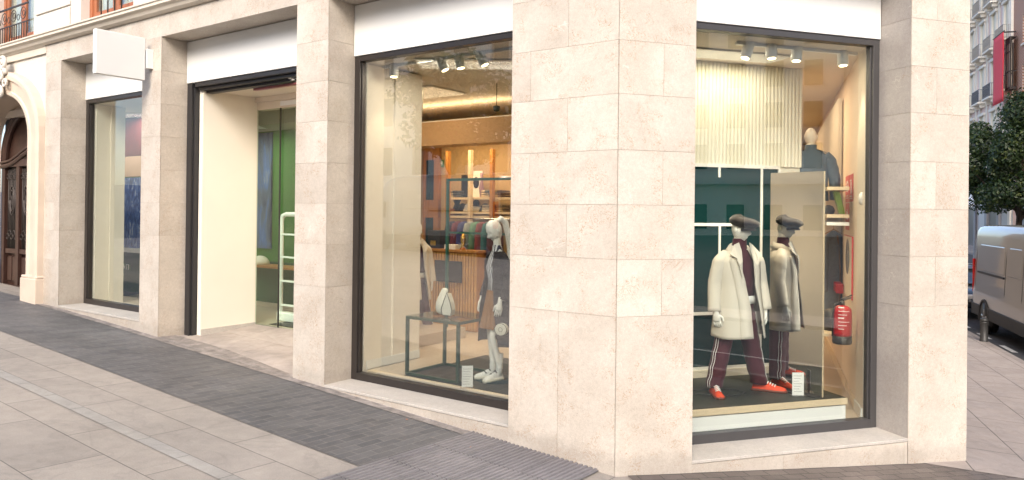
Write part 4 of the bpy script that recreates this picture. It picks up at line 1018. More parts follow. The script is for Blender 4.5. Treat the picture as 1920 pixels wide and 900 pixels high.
b = M(None); b.tube([(0, 0, h-.01), (0, 0, h+.05)], [.03, .022], 10); b.tube([(-.02, 0, h+.05), (.10, .0, h+.085)], .010, 6); b.tube([(-.02, 0, h+.065), (.11, .0, h+.115)], .008, 6); b.tube([(-.03, 0, h+.03), (-.10, -.02, h+.01), (-.115, -.02, h-.1), (-.11, -.0, h-.35)], .010, 8); b.build('valve_and_hose', MT['black'], ex)
o, _ = wallbox(FW, 1573, 1582, 529, 546, .03, .12, 'alarm_box', MT['red'], bevel=.006); tag(o, 'small red alarm box mounted just above the extinguisher', 'alarm')
# white motion sensor on the return wall
q = FX.at(1619, 372, 8.22); b = M(None); 
b.lathe((q[0], 8.22), [(.02, q[1]-.075), (.042, q[1]-.06), (.05, q[1]), (.045, q[1]+.05), (.02, q[1]+.07)], 14); b.tube([(q[0], 8.22, q[1]), (q[0]+.05, 8.25, q[1])], .02, 8)
tag(b.build('motion_sensor', MT['whitemetal']), 'small white motion sensor on the cream return beside the corner window frame', 'sensor')
# shelf bays on the ribbed wall
us = lambda px, n=.15: FW.at(px, 400, n)[0]
shz = lambda py, n=.25: FW.at(1562, py, n)[1]
sh = thing('wall_shelf_unit', FW(2.6, .2, 1.8), 'pale wooden shelves on the ribbed wall behind the red fire signs', 'shelf')
for py in (352, 405, 420): b = M(FW); z = shz(py); b.box(us(1576), us(1552)+1.4, .055, .30, z-.02, z+.02); b.build('shelf', MT['plywood'] if py != 420 else MT['whitemetal'], sh)
gb_ = M(FW); z = shz(404)+.02; u_ = us(1566, .2); gb_.loft([[(u_+.10, .08, z), (u_+.10, .14, z), (u_+.35, .14, z), (u_+.35, .08, z)], [(u_-.05, .16, z+.27), (u_-.05, .22, z+.27), (u_+.20, .22, z+.27), (u_+.20, .16, z+.27)]], smooth=False); tag(gb_.build('green_box_file', mat('lime_green', (.17, .28, .02), .5)), 'lime green flat case leaning on the shelf of the ribbed wall', 'case')
gb_ = M(FW); gb_.lathe((us(1553, .2), .2), [(.07, z), (.085, z+.05), (.06, z+.10), (.02, z+.12)], 12); tag(gb_.build('folded_hat', MT['bluegrey']), 'grey blue knitted hat on the shelf left of the lime green case', 'hat')
# jacket on hanger on the ribbed wall
q = FX.at(1563, 430, 10.2); jk = thing('hanging_jacket', (q[0], 10.2, q[1]), 'long blue grey jacket with patterned zip hanging behind the extinguisher', 'jacket', None, local=True); jk.rotation_euler.z = R(20)
b = M(None); L_h = FX.at(1563, 590, 10.2)[1]-q[1]
b.loft([ell(0, 0, -.02, .03, .03, 20), ell(0, 0, -.07, .10, .06, 20), ell(0, 0, -.22, .17, .09, 20, wob=.04), ell(0, 0, L_h*.6, .19, .10, 20, wob=.06), ell(0, 0, L_h*.96, .20, .10, 20, wob=.08)])
for e in (-1, 1): sleeve_to(b, [(e*.06, 0, -.09), (e*.15, 0, -.2), (e*.19, -.03, -.5), (e*.20, -.05, L_h*.72)], [.05, .065, .06, .05], .05, seed=e)
jo = b.build('jacket_body', mat('light_denim', (.17, .22, .29), .85, noise=.1, nscale=30), jk); b = M(None); b.tube([(.0, -.07, -.08), (.02, -.11, L_h*.5), (.0, -.12, L_h*.95)], .012, 6); b.build('zip', mat('patterned_zip', (.22, .15, .11), .6), jo)
b = M(None); b.tube([(-.14, 0, -.06), (0, 0, -.0), (.14, 0, -.06)], .008, 6); b.tube([(0, 0, 0), (0, 0, .06), (.02, 0, .08)], .004, 5); b.build('hanger', MT['orangewood'], jk)
b = M(FW); z = shz(648, .3); b.box(us(1580), us(1553)+1.0, .06, .40, z-.03, z+.0); tag(b.build('low_bench', MT['plywood']), 'low pale wooden ledge under the hanging blue jacket', 'bench')
b = M(FW); b.lathe((us(1566, .2), .22), [(.12, z), (.14, z+.10), (.11, z+.22), (.04, z+.25)], 14, 1.3, 1); tag(b.build('black_bag', MT['black']), 'soft black bag standing on the low ledge beside the extinguisher', 'bag')
# ------------------------------------------------------------ long window display
AZ = .365
ds = thing('display_stage', FA(2.5, 1, .12), 'low dark display stage with a pale edge in the long window', 'platform')
sl_ = FA.on(735, 703, AZ)[0]
b = M(FA); b.box(1.3, 3.70, .535, 2.2, .12, .345); b.build('stage_body', MT['floorin'], ds)
b = M(FA); b.box(1.3, 3.70, .531, .60, .346, AZ-.006); b.build('edge_board', MT['plywood'], ds)
b = M(FA); b.box(1.3, 3.14, .60, 2.2, .346, AZ); b.build('dark_top', MT['plat'], ds)
b = M(FA); b.box(3.145, 3.70, .60, 2.2, .346, AZ-.004); b.build('pale_top', MT['floorin'], ds)
# table
tq = [FA.on(765, 701, AZ), FA.on(860, 723, AZ), FA.on(921, 700, AZ), FA.on(835, 683, AZ)]
s0 = (tq[0][0]+tq[3][0])/2; s1 = (tq[1][0]+tq[2][0])/2; n0 = (tq[0][1]+tq[1][1])/2; n1 = (tq[2][1]+tq[3][1])/2
P_t = FA(s0, n0, 0); TZ = FX.at(765, 592, P_t[1])[1]
print('table', s0, s1, n0, n1, TZ)
tb = thing('display_table', FA(s0, n0, AZ), 'square dark green metal display table with a clear glass top', 'table')
sa, sb = min(s0, s1), max(s0, s1); L4 = .034
for a in (sa, sb-L4):
    for c in (n0, n1-L4): b = M(FA); b.box(a, a+L4, c, c+L4, AZ+.03, TZ-.035); b.build('leg', MT['greenmetal'], tb)
b = M(FA)
for zz0 in (AZ+.002, TZ-.034):
    b = M(FA); b.box(sa, sb, n0, n0+L4, zz0, zz0+.03); b.box(sa, sb, n1-L4, n1, zz0, zz0+.03); b.box(sa, sa+L4, n0+L4, n1-L4, zz0, zz0+.03); b.box(sb-L4, sb, n0+L4, n1-L4, zz0, zz0+.03); b.build('rail', MT['greenmetal'], tb, bevel=.002)

b = M(FA); b.box(sa, sb, n0, n1, TZ-.003, TZ+.006); b.build('glass_top', MT['glassdoor'], tb)
b = M(FA); b.box(sa+.02, sb-.02, n0+.02, n1-.02, AZ+.001, AZ+.0035); b.build('base_mat', MT['black'], tb)
# handbag on the table
hq = FA.on(838, 593, TZ+.006); hp = FA(*hq, 0)
hb = thing('cream_handbag', (hp[0], hp[1], TZ+.008), 'cream folded leather handbag with black edge on the glass table', 'handbag', None, local=True); hb.rotation_euler.z = R(-25)
hh = 54/1393*hp[1]; k_ = hh/.32
b = M(None)
pr = [(-.115, 0), (-.15, .06), (-.13, .17), (-.05, .29), (-.02, .34), (.06, .30)]
b.loft([[(-.13*k_, y, .02*k_) for y in (-.05, .05)] + [(.0, y, .0) for y in (.05, -.05)], [(-.165*k_, -.05, .08*k_), (-.165*k_, .05, .08*k_), (.02, .07, .08*k_), (.02, -.07, .08*k_)], [(-.145*k_, -.05, .17*k_), (-.145*k_, .05, .17*k_), (.02, .06, .17*k_), (.02, -.06, .17*k_)], [(-.085*k_, -.03, .27*k_), (-.085*k_, .03, .27*k_), (.0, .03, .27*k_), (.0, -.03, .27*k_)], [(-.06*k_, -.015, .33*k_), (-.06*k_, .015, .33*k_), (.03*k_, .012, .30*k_), (.03*k_, -.012, .30*k_)]])
bo = b.build('bag_body', MT['bag'], hb, subd=1)
op = [(-.02, .02), (-.035, .08), (.0, .18), (.035, .27), (.075, .17), (.10, .08), (.085, .015)]
b = M(None); b.loft([[(x*k_, -.075, z*k_) for x, z in op], [(x*k_*.9, .04, z*k_*.95) for x, z in op]], smooth=False); b.build('side_gusset', MT['bag'], hb, bevel=.006)
b = M(None); b.tube([(x*k_, -.077, z*k_) for x, z in op+[op[0]]], .005, 6); b.build('black_edge', MT['black'], bo)
b = M(None); x_ = .085*k_+.03; b.box(-.12, .16, -.05, .05, -.006, .0); b.box(x_, x_+.008, -.04, .04, 0, .30*k_); b.build('acrylic_stand', MT['acrylic'], hb)
# woman mannequin
wq = FA.on(929, 711, AZ); wp = FA(*wq, 0)
wsc = (FX.at(925, 409, wp[1])[1]-AZ)/1.80
print('woman', wq, wp, wsc)
fm = female('female_mannequin', 'white female mannequin with long ponytail, dark cardigan and striped blouse', (wp[0]+.0, wp[1], AZ), R(-58), wsc); fm.scale = (wsc*.92, wsc*.95, wsc)
# ring plate at her feet
b = M(None); b.fr = None; b.loft([ell(wp[0]+.02, wp[1], AZ+.001, .26, .26, 32), ell(wp[0]+.02, wp[1], AZ+.007, .255, .255, 32)]); tag(b.build('foot_plate', MT['greenboard']), 'round dark base plate under the female mannequin', 'base plate')
# small round white bag at her hip
q = FX.at(941, 617, wp[1]-.22); bg = thing('round_white_bag', (q[0], wp[1]-.22, q[1]), 'small round cream shoulder bag hanging at the hip of the female mannequin', 'bag', None, local=True); bg.rotation_euler.z = R(-20); bg.scale = (.8, .8, .8)
b = M(None); b.loft([[(r_*math.cos(a), y, r_*math.sin(a)*.95) for a in [2*math.pi*j/22 for j in range(22)]] for y, r_ in ((-.06, .085), (-.055, .095), (.05, .095), (.06, .085))]); bo = b.build('bag_body', MT['bag'], bg)
b = M(None); b.tube([(.092*math.cos(a), -.058, .092*.95*math.sin(a)) for a in [2*math.pi*j/22 for j in range(23)]], .0045, 5); b.tube([(.03*math.cos(a), -.062, .03*math.sin(a)) for a in [2*math.pi*j/12 for j in range(13)]], .003, 5); b.build('black_trim', MT['black'], bo)
b = M(None); b.tube([(-.08, 0, .04), (-.05, .03, .25), (.0, .06, .52), (.08, .1, .78)], .006, 6); b.build('strap', MT['black'], bg)
p = FA(*FA.on(876, 727, AZ), 0); c2 = card((p[0], p[1], AZ), R(8), .125, .245, 'white price card on a clear stand below the glass table in the long window')
# clear acrylic riser left of the table
P1 = FA.on(766, 600, TZ)
# deep room things
def abox(px0, px1, py0, py1, n0, n1, m, parent=None, name='panel', bevel=0):
    return wallbox(FA, px0, px1, py0, py1, n0, n1, name, m, parent, bevel)
fr_ = thing('garment_rail', FA(4.5, 3.2, .3), 'teal metal clothes rail frame in the middle of the shop', 'clothes rail')
sl0, zt_ = FA.at(840, 335, 3.2); sr0 = FA.at(957, 335, 3.2)[0]-.5; zm_ = FA.at(840, 434, 3.2)[1]
b = M(FA); b.box(sl0-.02, sl0+.02, 3.18, 3.22, .30, zt_); b.build('post', MT['tealmetal'], fr_)
b = M(FA); b.box(sr0-.02, sr0+.02, 3.18, 3.22, .30, zt_); b.build('post', MT['tealmetal'], fr_)
b = M(FA); b.box(sr0+.021, sl0-.021, 3.182, 3.218, zt_-.04, zt_); b.build('top_rail', MT['tealmetal'], fr_)
b = M(FA); b.box(sr0+.021, sl0-.021, 3.184, 3.216, zm_-.03, zm_); b.build('hanging_rail', MT['tealmetal'], fr_)
su = thing('display_shelving', FA(5.5, 5, .3), 'lit honey wood shelving bay on the back wall of the shop', 'shelving')
xs_ = [FA.at(px, 400, 4.7)[0] for px in (842, 884, 925, 957)]
for a in (0, 1, 2): b = M(FA); b.box(xs_[a]-.03, xs_[a]+.03, 4.62, 4.70, .30, 3.45); b.build('upright', MT['orangewood'] if a != 1 else MT['plywood'], su)
ztops = []
for py in (372, 399, 407):
    z = FA.at(900, py, 4.7)[1]; ztops.append(z); b = M(FA); b.box(xs_[3]-.4, xs_[0]+.1, 4.72, 5.2, z-.02, z+.02); b.build('shelf', MT['plywood'], su)
def onshelf(px, lvl, m, prof, name, label, cat, sx=1., sy=.7, n=4.9, rot=0):
    s_ = FA.at(px, 380, n)[0]; b = M(FA); z = ztops[lvl]+.021; b.lathe((s_, n), [(r_, z+h_) for r_, h_ in prof], 14, sx, sy); tag(b.build(name, m), label, cat)
HAT = [(.13, 0), (.13, .03), (.10, .06), (.08, .12), (.03, .15)]
onshelf(857, 1, MT['cap'], [(.07, 0), (.09, .06), (.05, .14), (.085, .2), (.06, .28), (.02, .3)], 'dark_figurine', 'dark rounded ornament on the middle shelf at the back of the shop', 'ornament')
onshelf(868, 1, MT['navy'], HAT, 'soft_hat', 'black cap lying beside the dark ornament on the back shelf', 'cap')
onshelf(879, 1, MT['lace'], HAT, 'soft_hat', 'white cap left of the pale upright on the back shelf', 'cap')
onshelf(894, 1, MT['bag'], [(.12, 0), (.12, .08), (.06, .10)], 'folded_sweater', 'folded cream sweater right of the pale upright on the back shelf', 'sweater')
onshelf(893, 1, MT['navy'], [(.06, .1), (.07, .18), (.02, .24)], 'purple_beanie', 'dark beanie on top of the folded cream sweater', 'hat')
onshelf(910, 1, MT['bluegrey'], HAT, 'soft_hat', 'blue grey cap at the right end of the back shelf', 'cap')
b = M(FA); s_ = FA.at(871, 350, 5.0)[0]; b.box(s_-.08, s_+.08, 5.0, 5.04, ztops[0]+.021, ztops[0]+.45); tag(b.build('dark_board', MT['black']), 'dark upright board on the top shelf left of the pale upright', 'board')
b = M(FA); s_ = FA.at(893, 350, 5.0)[0]; b.box(s_-.13, s_+.13, 5.0, 5.03, ztops[0]+.021, ztops[0]+.52); o = b.build('picture_board', MT['paper']); tag(o, 'white poster with a dark round print on the top shelf', 'poster')
b = M(FA); b.loft([[(s_+.07*math.cos(q*.6), 4.996-k, ztops[0]+.30+.11*math.sin(q*.6)) for q in range(10)] for k in (0, .003)]); b.build('print', MT['navy'], o)
b = M(FA); s_ = FA.at(906, 350, 5.0)[0]; b.lathe((s_, 4.95), [(.03, ztops[0]+.021), (.05, ztops[0]+.2), (.02, ztops[0]+.35), (.03, ztops[0]+.48)], 10); tag(b.build('slim_bottle', mat('mauve', (.35, .22, .28), .4)), 'slim mauve bottle shape on the top shelf right of the poster', 'bottle')
for i, (px, lv, cc_, nm_) in enumerate(((849, 0, (.55, .45, .30), 'tan'), (857, 0, (.06, .07, .09), 'charcoal'), (915, 0, (.50, .42, .30), 'sand'), (921, 0, (.10, .16, .20), 'slate blue'), (932, 0, (.45, .30, .12), 'ochre'), (940, 0, (.08, .05, .04), 'dark brown'), (850, 2, (.30, .10, .06), 'rust'), (917, 1, (.60, .55, .45), 'ivory'), (930, 1, (.12, .10, .16), 'violet grey'), (940, 1, (.45, .36, .20), 'mustard'))):
    s_ = FA.at(px, 390, 4.9)[0]; z = ztops[lv]+.021; b = M(FA)
    for k in range(3): b.box(s_-.10+.008*k, s_+.10-.006*k, 4.80, 5.05, z+.045*k, z+.045*k+.038)
    tag(b.build('folded_clothes', mat('folded_'+nm_.replace(' ', '_'), cc_, .85), bevel=.012), 'folded '+nm_+' clothes on the '+('top', 'middle', 'lowest')[lv]+' back shelf of the shop', 'folded clothes', 'stacks of folded clothes on the back shelves')
# garments on the rail
gc = [((.02, .02, .05), 'black'), ((.10, .015, .03), 'wine red'), ((.03, .03, .12), 'dark blue'), ((.25, .27, .27), 'grey'), ((.10, .22, .15), 'mint green'), ((.16, .03, .03), 'dull red'), ((.03, .12, .13), 'teal'), ((.08, .03, .04), 'plum')]
zr = FA.at(890, 410, 4.3)[1]
for i, (c_, nm_) in enumerate(gc):
    px = 848 + i*11.5; s_ = FA.at(px, 440, 4.35)[0]; b = M(FA); L_ = .62 + .10*((i*3) % 4)
    b.loft([[(s_+rx*math.cos(a), 4.35+ry*math.sin(a), zr-dz) for a in [2*math.pi*j/12 for j in range(12)]] for dz, rx, ry in ((.05, .02, .03), (.09, .05, .17), (.25, .07, .22), (L_*.7, .075, .23), (L_, .085, .24))])
    tag(b.build('hanging_garment', mat('cloth_'+nm_.replace(' ', '_'), c_, .85)), nm_+' garment hanging under the back shelves of the shop', 'garment', 'garments hanging under the back shelves')
b = M(FA); b.tube([(FA.at(957, 440, 4.35)[0]-.2, 4.35, zr), (FA.at(842, 440, 4.35)[0], 4.35, zr)], .012, 6); b.build('hanging_rail', MT['chrome'], su)
# counter of vertical slats
ct = thing('slatted_counter', FA(6.0, 4.0, .3), 'honey wood counter with vertical slats at the back of the shop', 'counter')
cl, cz = FA.at(802, 470, 3.9); crr = FA.at(893, 470, 3.9)[0]
b = M(FA); b.box(crr, cl, 3.93, 4.25, .30, cz); b.box(crr-.03, cl+.03, 3.88, 4.27, cz, cz+.04); b.build('counter_body', MT['orangewood'], ct)
b = M(FA); s = crr
while s < cl: b.box(s, s+.035, 3.90, 3.93, .32, cz-.02); s += .06
b.build('slats', mat('honey_slats', (.58, .32, .10), .45, noise=.15, nscale=6), ct)
b = M(FA); px = FA.at(835, 500, 3.8)[0]; b.box(px-.30, px+.30, 3.86, 3.885, FA.at(845, 530, 3.8)[1], FA.at(845, 490, 3.8)[1]); tag(b.build('framed_picture', MT['cap']), 'small dark framed picture leaning on the slatted counter', 'picture')
b = M(FA); s_ = FA.at(818, 460, 4.05)[0]; b.box(s_-.14, s_+.14, 3.98, 4.2, cz+.042, cz+.36); o = b.build('till_screen', MT['black'], bevel=.01); tag(o, 'dark till box standing on the slatted counter', 'till')
b = M(FA); b.box(s_-.05, s_+.07, 3.973, 3.979, cz+.09, cz+.18); b.build('sticker', MT['brass'], o)
b = M(FA); s_ = FA.at(868, 460, 4.05)[0]; b.lathe((s_, 4.05), [(.06, cz+.042), (.03, cz+.10), (.05, cz+.22), (.02, cz+.33)], 12); tag(b.build('amber_vase', MT['brass']), 'small amber vase on the counter below the garments', 'vase')
b = M(FA); s_ = FA.at(850, 468, 4.05)[0]; b.box(s_-.12, s_+.12, 3.95, 4.12, cz+.042, cz+.12); tag(b.build('paper_stack', MT['paper']), 'low stack of white papers on the counter beside the till', 'papers')
# wooden door behind
dr = thing('inner_door', FA(7.0, 5.28, .3), 'honey wood framed inner door with dark panes left of the counter', 'door')
d0, d1 = FA.at(787, 400, 5.2)[0], FA.at(821, 400, 5.2)[0]
b = M(FA)
for a in (d0-.12, d1-.0): b.box(min(a, 7.40), min(a, 7.40)+.04 if a > 7 else a+.12, 5.20, 5.29, .31, 3.6)
b.box(d1, d0-.1, 5.21, 5.285, 2.2, 2.55); b.box(d1, d0-.1, 5.215, 5.285, 3.35, 3.6); b.build('door_frame', MT['orangewood'], dr)
b = M(FA); b.box(d1+.12, d0-.05, 5.25, 5.28, .32, 2.2); b.box(d1+.12, d0-.05, 5.25, 5.28, 2.55, 3.35); b.build('dark_pane', MT['greenboard'], dr)
# small green exit-type sign on the wall
o, (u0, u1, z0, z1) = abox(820, 831, 300, 313, 5.27, 5.29, mat('sign_green', (.02, .20, .09), .5), None, 'escape_sign')
tag(o, 'small green escape sign high on the back wall of the shop', 'sign')
b = M(FA)
for a0, a1, c0, c1 in ((.12, .25, .2, .8), (.25, .45, .45, .6), (.55, .62, .2, .8), (.62, .85, .2, .3), (.78, .85, .3, .8), (.62, .78, .7, .8)): b.box(u0+(u1-u0)*a0, u0+(u1-u0)*a1, 5.262, 5.268, z0+(z1-z0)*c0, z0+(z1-z0)*c1)
b.build('pictogram', MT['paper'], o)
# coat figure half hidden by the side wall
q = FX.at(779, 500, 12.1); cf = male('coat_mannequin', 'beige coated mannequin half hidden behind the side wall of the long window', (q[0], 12.1, .30), R(30), 1.0, cap=False)
# security camera on the ceiling
q = FX.at(931, 203, 10.6); b = M(None); b.lathe((q[0], 10.6), [(.01, q[1]-.05), (.04, q[1]-.04), (.05, q[1]), (.05, q[1]+.03), (.02, q[1]+.04)], 14); b.tube([(q[0], 10.6, q[1]+.03), (q[0], 10.6, 4.17)], .006, 6); tag(b.build('ceiling_camera', MT['black']), 'small dark dome camera hanging from the shop ceiling', 'camera')
# track spots: fittings that give off light
def spot(pxy, fr, n, tilt, label, grp, power, colr, aim):
    s_, z = fr.at(*pxy, n); p = fr(s_, n, z)
    t = thing('track_spotlight', (p[0], p[1], 0), label, 'spotlight', grp, local=True); t.location = (p[0], p[1], z)
    b = M(None); ax = Vector((math.sin(tilt), -.12, -math.cos(tilt))).normalized(); c = Vector((0, 0, 0))
    b.tube([tuple(c-ax*.10), tuple(c-ax*.095), tuple(c+ax*.10), tuple(c+ax*.105)], [.042, .058, .058, .052], 20); b.build('can', MT['whitemetal'], t)
    b = M(None); b.tube([tuple(c+ax*.101), tuple(c+ax*.107)], [.042, .042], 16); b.build('lens', mat('lamp_lens', (1, .85, .6), .3, emit=(1, .78, .45), estr=6) if 'lamp_lens' not in bpy.data.materials else bpy.data.materials['lamp_lens'], t)
    b = M(None); b.tube([tuple(c-ax*.05), (0, 0, 4.135-z)], .008, 6); b.build('arm', MT['whitemetal'], t)
    ld = bpy.data.lights.new('spotlight_lamp', 'SPOT'); ld.energy = power; ld.color = colr; ld.spot_size = R(80); ld.spot_blend = .6; ld.shadow_soft_size = .04
    lo = bpy.data.objects.new('spotlight_lamp', ld); col.objects.link(lo); lo.parent = t
    lo.location = tuple(c+ax*.15); d = Vector(aim) - (Vector((p[0], p[1], z))+ax*.1); lo.rotation_euler = (-d).to_track_quat('Z', 'Y').to_euler()
    return p
def track(fr, a, c, n, name_label):
    b = M(fr); b.box(a, c, n-.018, n+.018, 4.135, 4.168); tag(b.build('lighting_track', MT['whitemetal']), name_label, 'track')
WARMC = (1, .80, .55)
nB = .78; mp = (pm[0], pm[1], 1.6)
LB = ['leftmost white track spotlight, tilted, in the corner window', 'second white track spotlight from the left in the corner window', 'third white track spotlight from the left in the corner window', 'rightmost white track spotlight near the corner window frame']
for i, ((px, py), tl, am) in enumerate((((1402, 92), -.3, mp), ((1446, 92), .02, (pm[0], pm[1], 1.2)), ((1494, 97), -.1, (pm[0]+.25, pm[1]+.1, 1.3)), ((1580, 106), .0, (3.4, 8.3, .5)))):
    spot((px, py), FB, nB, tl, LB[i], None, (40, 36, 60, 18)[i], WARMC, am)
track(FB, FB.at(1380, 80, nB)[0], FB.at(1606, 90, nB)[0], nB, 'white lighting track above the corner window display')
LA = ['leftmost white track spotlight, hanging straight, in the long window', 'second white track spotlight from the left in the long window, tilted right', 'third white track spotlight in the long window beside the tilted one', 'rightmost white track spotlight in the long window, strongly tilted']
for i, ((px, py), tl, am) in enumerate((((739, 129), .0, (-1.0, 9.0, .4)), ((828, 117), .45, (-.9, 9.3, 1)), ((861, 112), .2, (-.5, 9., 1.)), ((902, 107), .45, (wp[0], wp[1], 1.5)))):
    spot((px, py), FA, .80, tl, LA[i], None, 14, WARMC, am)
track(FA, 1.4, FA.at(715, 110, .8)[0], .80, 'white lighting track above the long window display')
# light panels added under the shop ceilings to brighten the rooms
def lamp(p, sx, sy, power, colr, label, z=4.16, vis=True, rz=0.):
    t = thing('added_ceiling_light', (p[0], p[1], z), label, 'lamp', 'light panels added to the shop ceiling', local=True); t.rotation_euler.z = rz
    b = M(None); b.box(-sx/2-.02, sx/2+.02, -sy/2-.02, sy/2+.02, -.012, 0); b.build('housing', MT['whitemetal'], t)
    ld = bpy.data.lights.new('added_panel_light', 'AREA'); ld.shape = 'RECTANGLE'; ld.size = sx; ld.size_y = sy; ld.energy = power; ld.color = colr
    lo = bpy.data.objects.new('added_panel_light', ld); col.objects.link(lo); lo.parent = t; lo.location = (0, 0, -.02)
G = 'shared'
lamp(FA(5.2, 4.3, 0), 2.2, .5, 34, (1, .70, .40), 'long warm light panel added over the back shelves', z=3.78, rz=R(-35))
lamp(FA(5.0, 2.6, 0), 1.6, .8, 20, (1, .74, .48), 'warm light panel added in the middle of the shop', rz=R(-35))
lamp(FA(2.6, 1.3, 0), 1.5, .5, 16, (1, .88, .70), 'light panel added over the long window display')
lamp(FA(5.05, 1.0, 0), .9, .5, 15, (1, .88, .70), 'light panel added over the entrance lobby', z=4.125)
lamp(FA(8.9, 2.0, 0), 1.2, .5, 13, (1, .95, .85), 'light panel added in front of the green wall', z=3.82)
lamp(FA(12.0, 1.3, 0), 2.2, .5, 30, (1, .95, .85), 'light panel added over the leftmost shop window')
lamp(FB(2.0, 1.35, 0), 1.4, .35, 12, (1, .86, .64), 'light panel added over the corner window display', rz=R(17))
lamp(FW(2.0, .9, 0), .5, 1.8, 24, (1, .72, .46), 'light panel added along the ribbed side wall', rz=R(-19))
lamp(FW(6.0, 1.5, 0), .8, 2.0, 50, (1, .66, .36), 'light panel added deep in the corner room', rz=R(-19))
cv = thing('added_uplight', tuple(FA(5.4, 3.8, 3.86)), 'warm light strip added on top of the dropped beam to brighten the shop ceiling', 'lamp', None, local=True); cv.rotation_euler.z = math.atan2(UA[1], UA[0])  # upward light strip added to brighten the dark ceiling
b = M(None); b.box(-1.6, 1.6, -.06, .06, 0, .03); b.build('housing', MT['whitemetal'], cv)
ld = bpy.data.lights.new('uplight_fill', 'AREA'); ld.shape = 'RECTANGLE'; ld.size = 3.1; ld.size_y = .1; ld.energy = 9; ld.color = (1, .72, .42)
lo = bpy.data.objects.new('uplight_fill', ld); col.objects.link(lo); lo.parent = cv; lo.location = (0, 0, .04); lo.rotation_euler = (R(180), 0, 0)
# ------------------------------------------------------------ entrance lobby
gd = thing('glass_sliding_door', FA(6, 1.5, .47), 'frameless glass sliding door leaves at the back of the entrance lobby', 'glass door')
b = M(FA); b.box(6.70, 7.295, 1.475, 1.485, .472, 3.93); b.build('fixed_pane', MT['glassdoor'], gd)
b = M(FA); b.box(5.5, 6.74, 1.50, 1.51, .472, 3.93); b.build('sliding_pane', MT['glassdoor'], gd)
b = M(FA); b.box(6.695, 6.703, 1.47, 1.49, .472, 3.93); b.box(6.74, 6.748, 1.495, 1.515, .472, 3.93); b.build('edge_strip', MT['black'], gd)
b = M(FA); b.box(4.6, 6.69, 1.455, 1.469, 3.96, 4.03); b.build('track_cover', MT['whitemetal'], gd)
sgate = thing('security_gate', FA(7.1, 2.0, .47), 'white antenna frame with rungs standing just inside the glass door', 'security gate')
a0, a1 = 7.33, 6.80; zt_ = 2.25
b = M(FA); path = [(a0, 2, .50), (a0, 2, zt_-.12), (a0-.03, 2, zt_-.03), (a0-.12, 2, zt_), (a1+.12, 2, zt_), (a1+.03, 2, zt_-.03), (a1, 2, zt_-.12), (a1, 2, .5)]
b.tube(path, .038, 10, up=(0, 1, 0)); b.build('frame', MT['whitemetal'], sgate)
for z in (.72, 1.12, 1.52, 1.90): b = M(FA); b.box(a1+.03, a0-.03, 1.985, 2.015, z, z+.03); b.build('rung', MT['whitemetal'], sgate)
b = M(FA); b.box(a1-.02, a0+.02, 1.93, 2.07, .472, .62); b.build('foot', MT['whitemetal'], sgate, bevel=.02)
b = M(FA); b.box(5.4, 7.1, 1.6, 2.6, .471, .476); tag(b.build('door_mat', MT['black']), 'black door mat behind the glass door', 'mat')
o, (u0, u1, z0, z1) = wallbox(FA, 464, 508, 250, 465, 2.96, 2.995, 'blue_picture', mat('blue_abstract', (.05, .10, .25), .5), None)
m_, N_, L_, P_ = newmat('blue_brushed_picture'); tc = N_.new('ShaderNodeTexCoord'); mp_ = N_.new('ShaderNodeMapping'); L_.new(tc.outputs['Object'], mp_.inputs[0]); mp_.inputs['Scale'].default_value = (3, 3, .7); mp_.inputs['Rotation'].default_value = (.3, .2, 0)
cc = ramp(N_, L_, noisetex(N_, L_, mp_.outputs[0], 1.6, 6, .6, .8), [(.33, (.02, .035, .10)), (.5, (.08, .11, .17)), (.6, (.05, .12, .33)), (.72, (.25, .28, .30))]); L_.new(cc, P_.inputs['Base Color']); P_.inputs['Roughness'].default_value = .6; o.data.materials[0] = m_
tag(o, 'tall blue brushed picture hanging on the green wall inside the entrance', 'picture')
b = M(FA); a0, z = FA.at(470, 497, 2.6); a1 = FA.at(548, 497, 2.6)[0]; b.box(a1-.4, a0+.6, 2.58, 2.965, z-.03, z+.01); tag(b.build('wall_ledge', MT['orangewood']), 'narrow wooden ledge along the green wall', 'ledge')
b = M(FA); s_ = FA.at(487, 492, 2.75)[0]; b.lathe((s_, 2.75), [(.18, z+.011), (.175, z+.06), (.14, z+.12), (.08, z+.16), (.01, z+.175)], 18); tag(b.build('white_shell', MT['bag']), 'white rounded shell ornament on the wooden ledge', 'ornament')
# ------------------------------------------------------------ leftmost window contents
m_, N_, L_, P_ = newmat('blue_garment_print'); tc = N_.new('ShaderNodeTexCoord'); mp_ = N_.new('ShaderNodeMapping'); L_.new(tc.outputs['Object'], mp_.inputs[0]); mp_.inputs['Scale'].default_value = (1, 1, .45)
cc = ramp(N_, L_, noisetex(N_, L_, mp_.outputs[0], 9, 4, .6, 1.2), [(.35, (.010, .03, .12)), (.5, (.03, .08, .30)), (.58, (.08, .15, .38)), (.68, (.40, .44, .52))]); L_.new(cc, P_.inputs['Base Color']); P_.inputs['Roughness'].default_value = .8
o, _ = wallbox(FA, 226, 275, 333, 465, 1.9, 1.98, 'blue_hanging', m_); tag(o, 'large blue printed hanging inside the leftmost shop window', 'hanging')
o, (u0, u1, z0, z1) = wallbox(FA, 231, 275, 215, 292, 1.9, 1.96, 'red_poster', mat('red_poster', (.11, .010, .008), .5, noise=.2, nscale=5)); tag(o, 'dark red poster hanging above the blue printed hanging', 'poster')
o, _ = wallbox(FA, 226, 275, 293, 331, 1.9, 1.98, 'peach_panel', mat('peach_panel', (.52, .33, .22), .6)); tag(o, 'peach coloured panel between the red poster and the blue hanging', 'panel')
o, _ = wallbox(FA, 228, 275, 466, 474, 1.86, 2.1, 'white_ledge', MT['whitemetal']); tag(o, 'thin white ledge under the blue printed hanging', 'ledge')
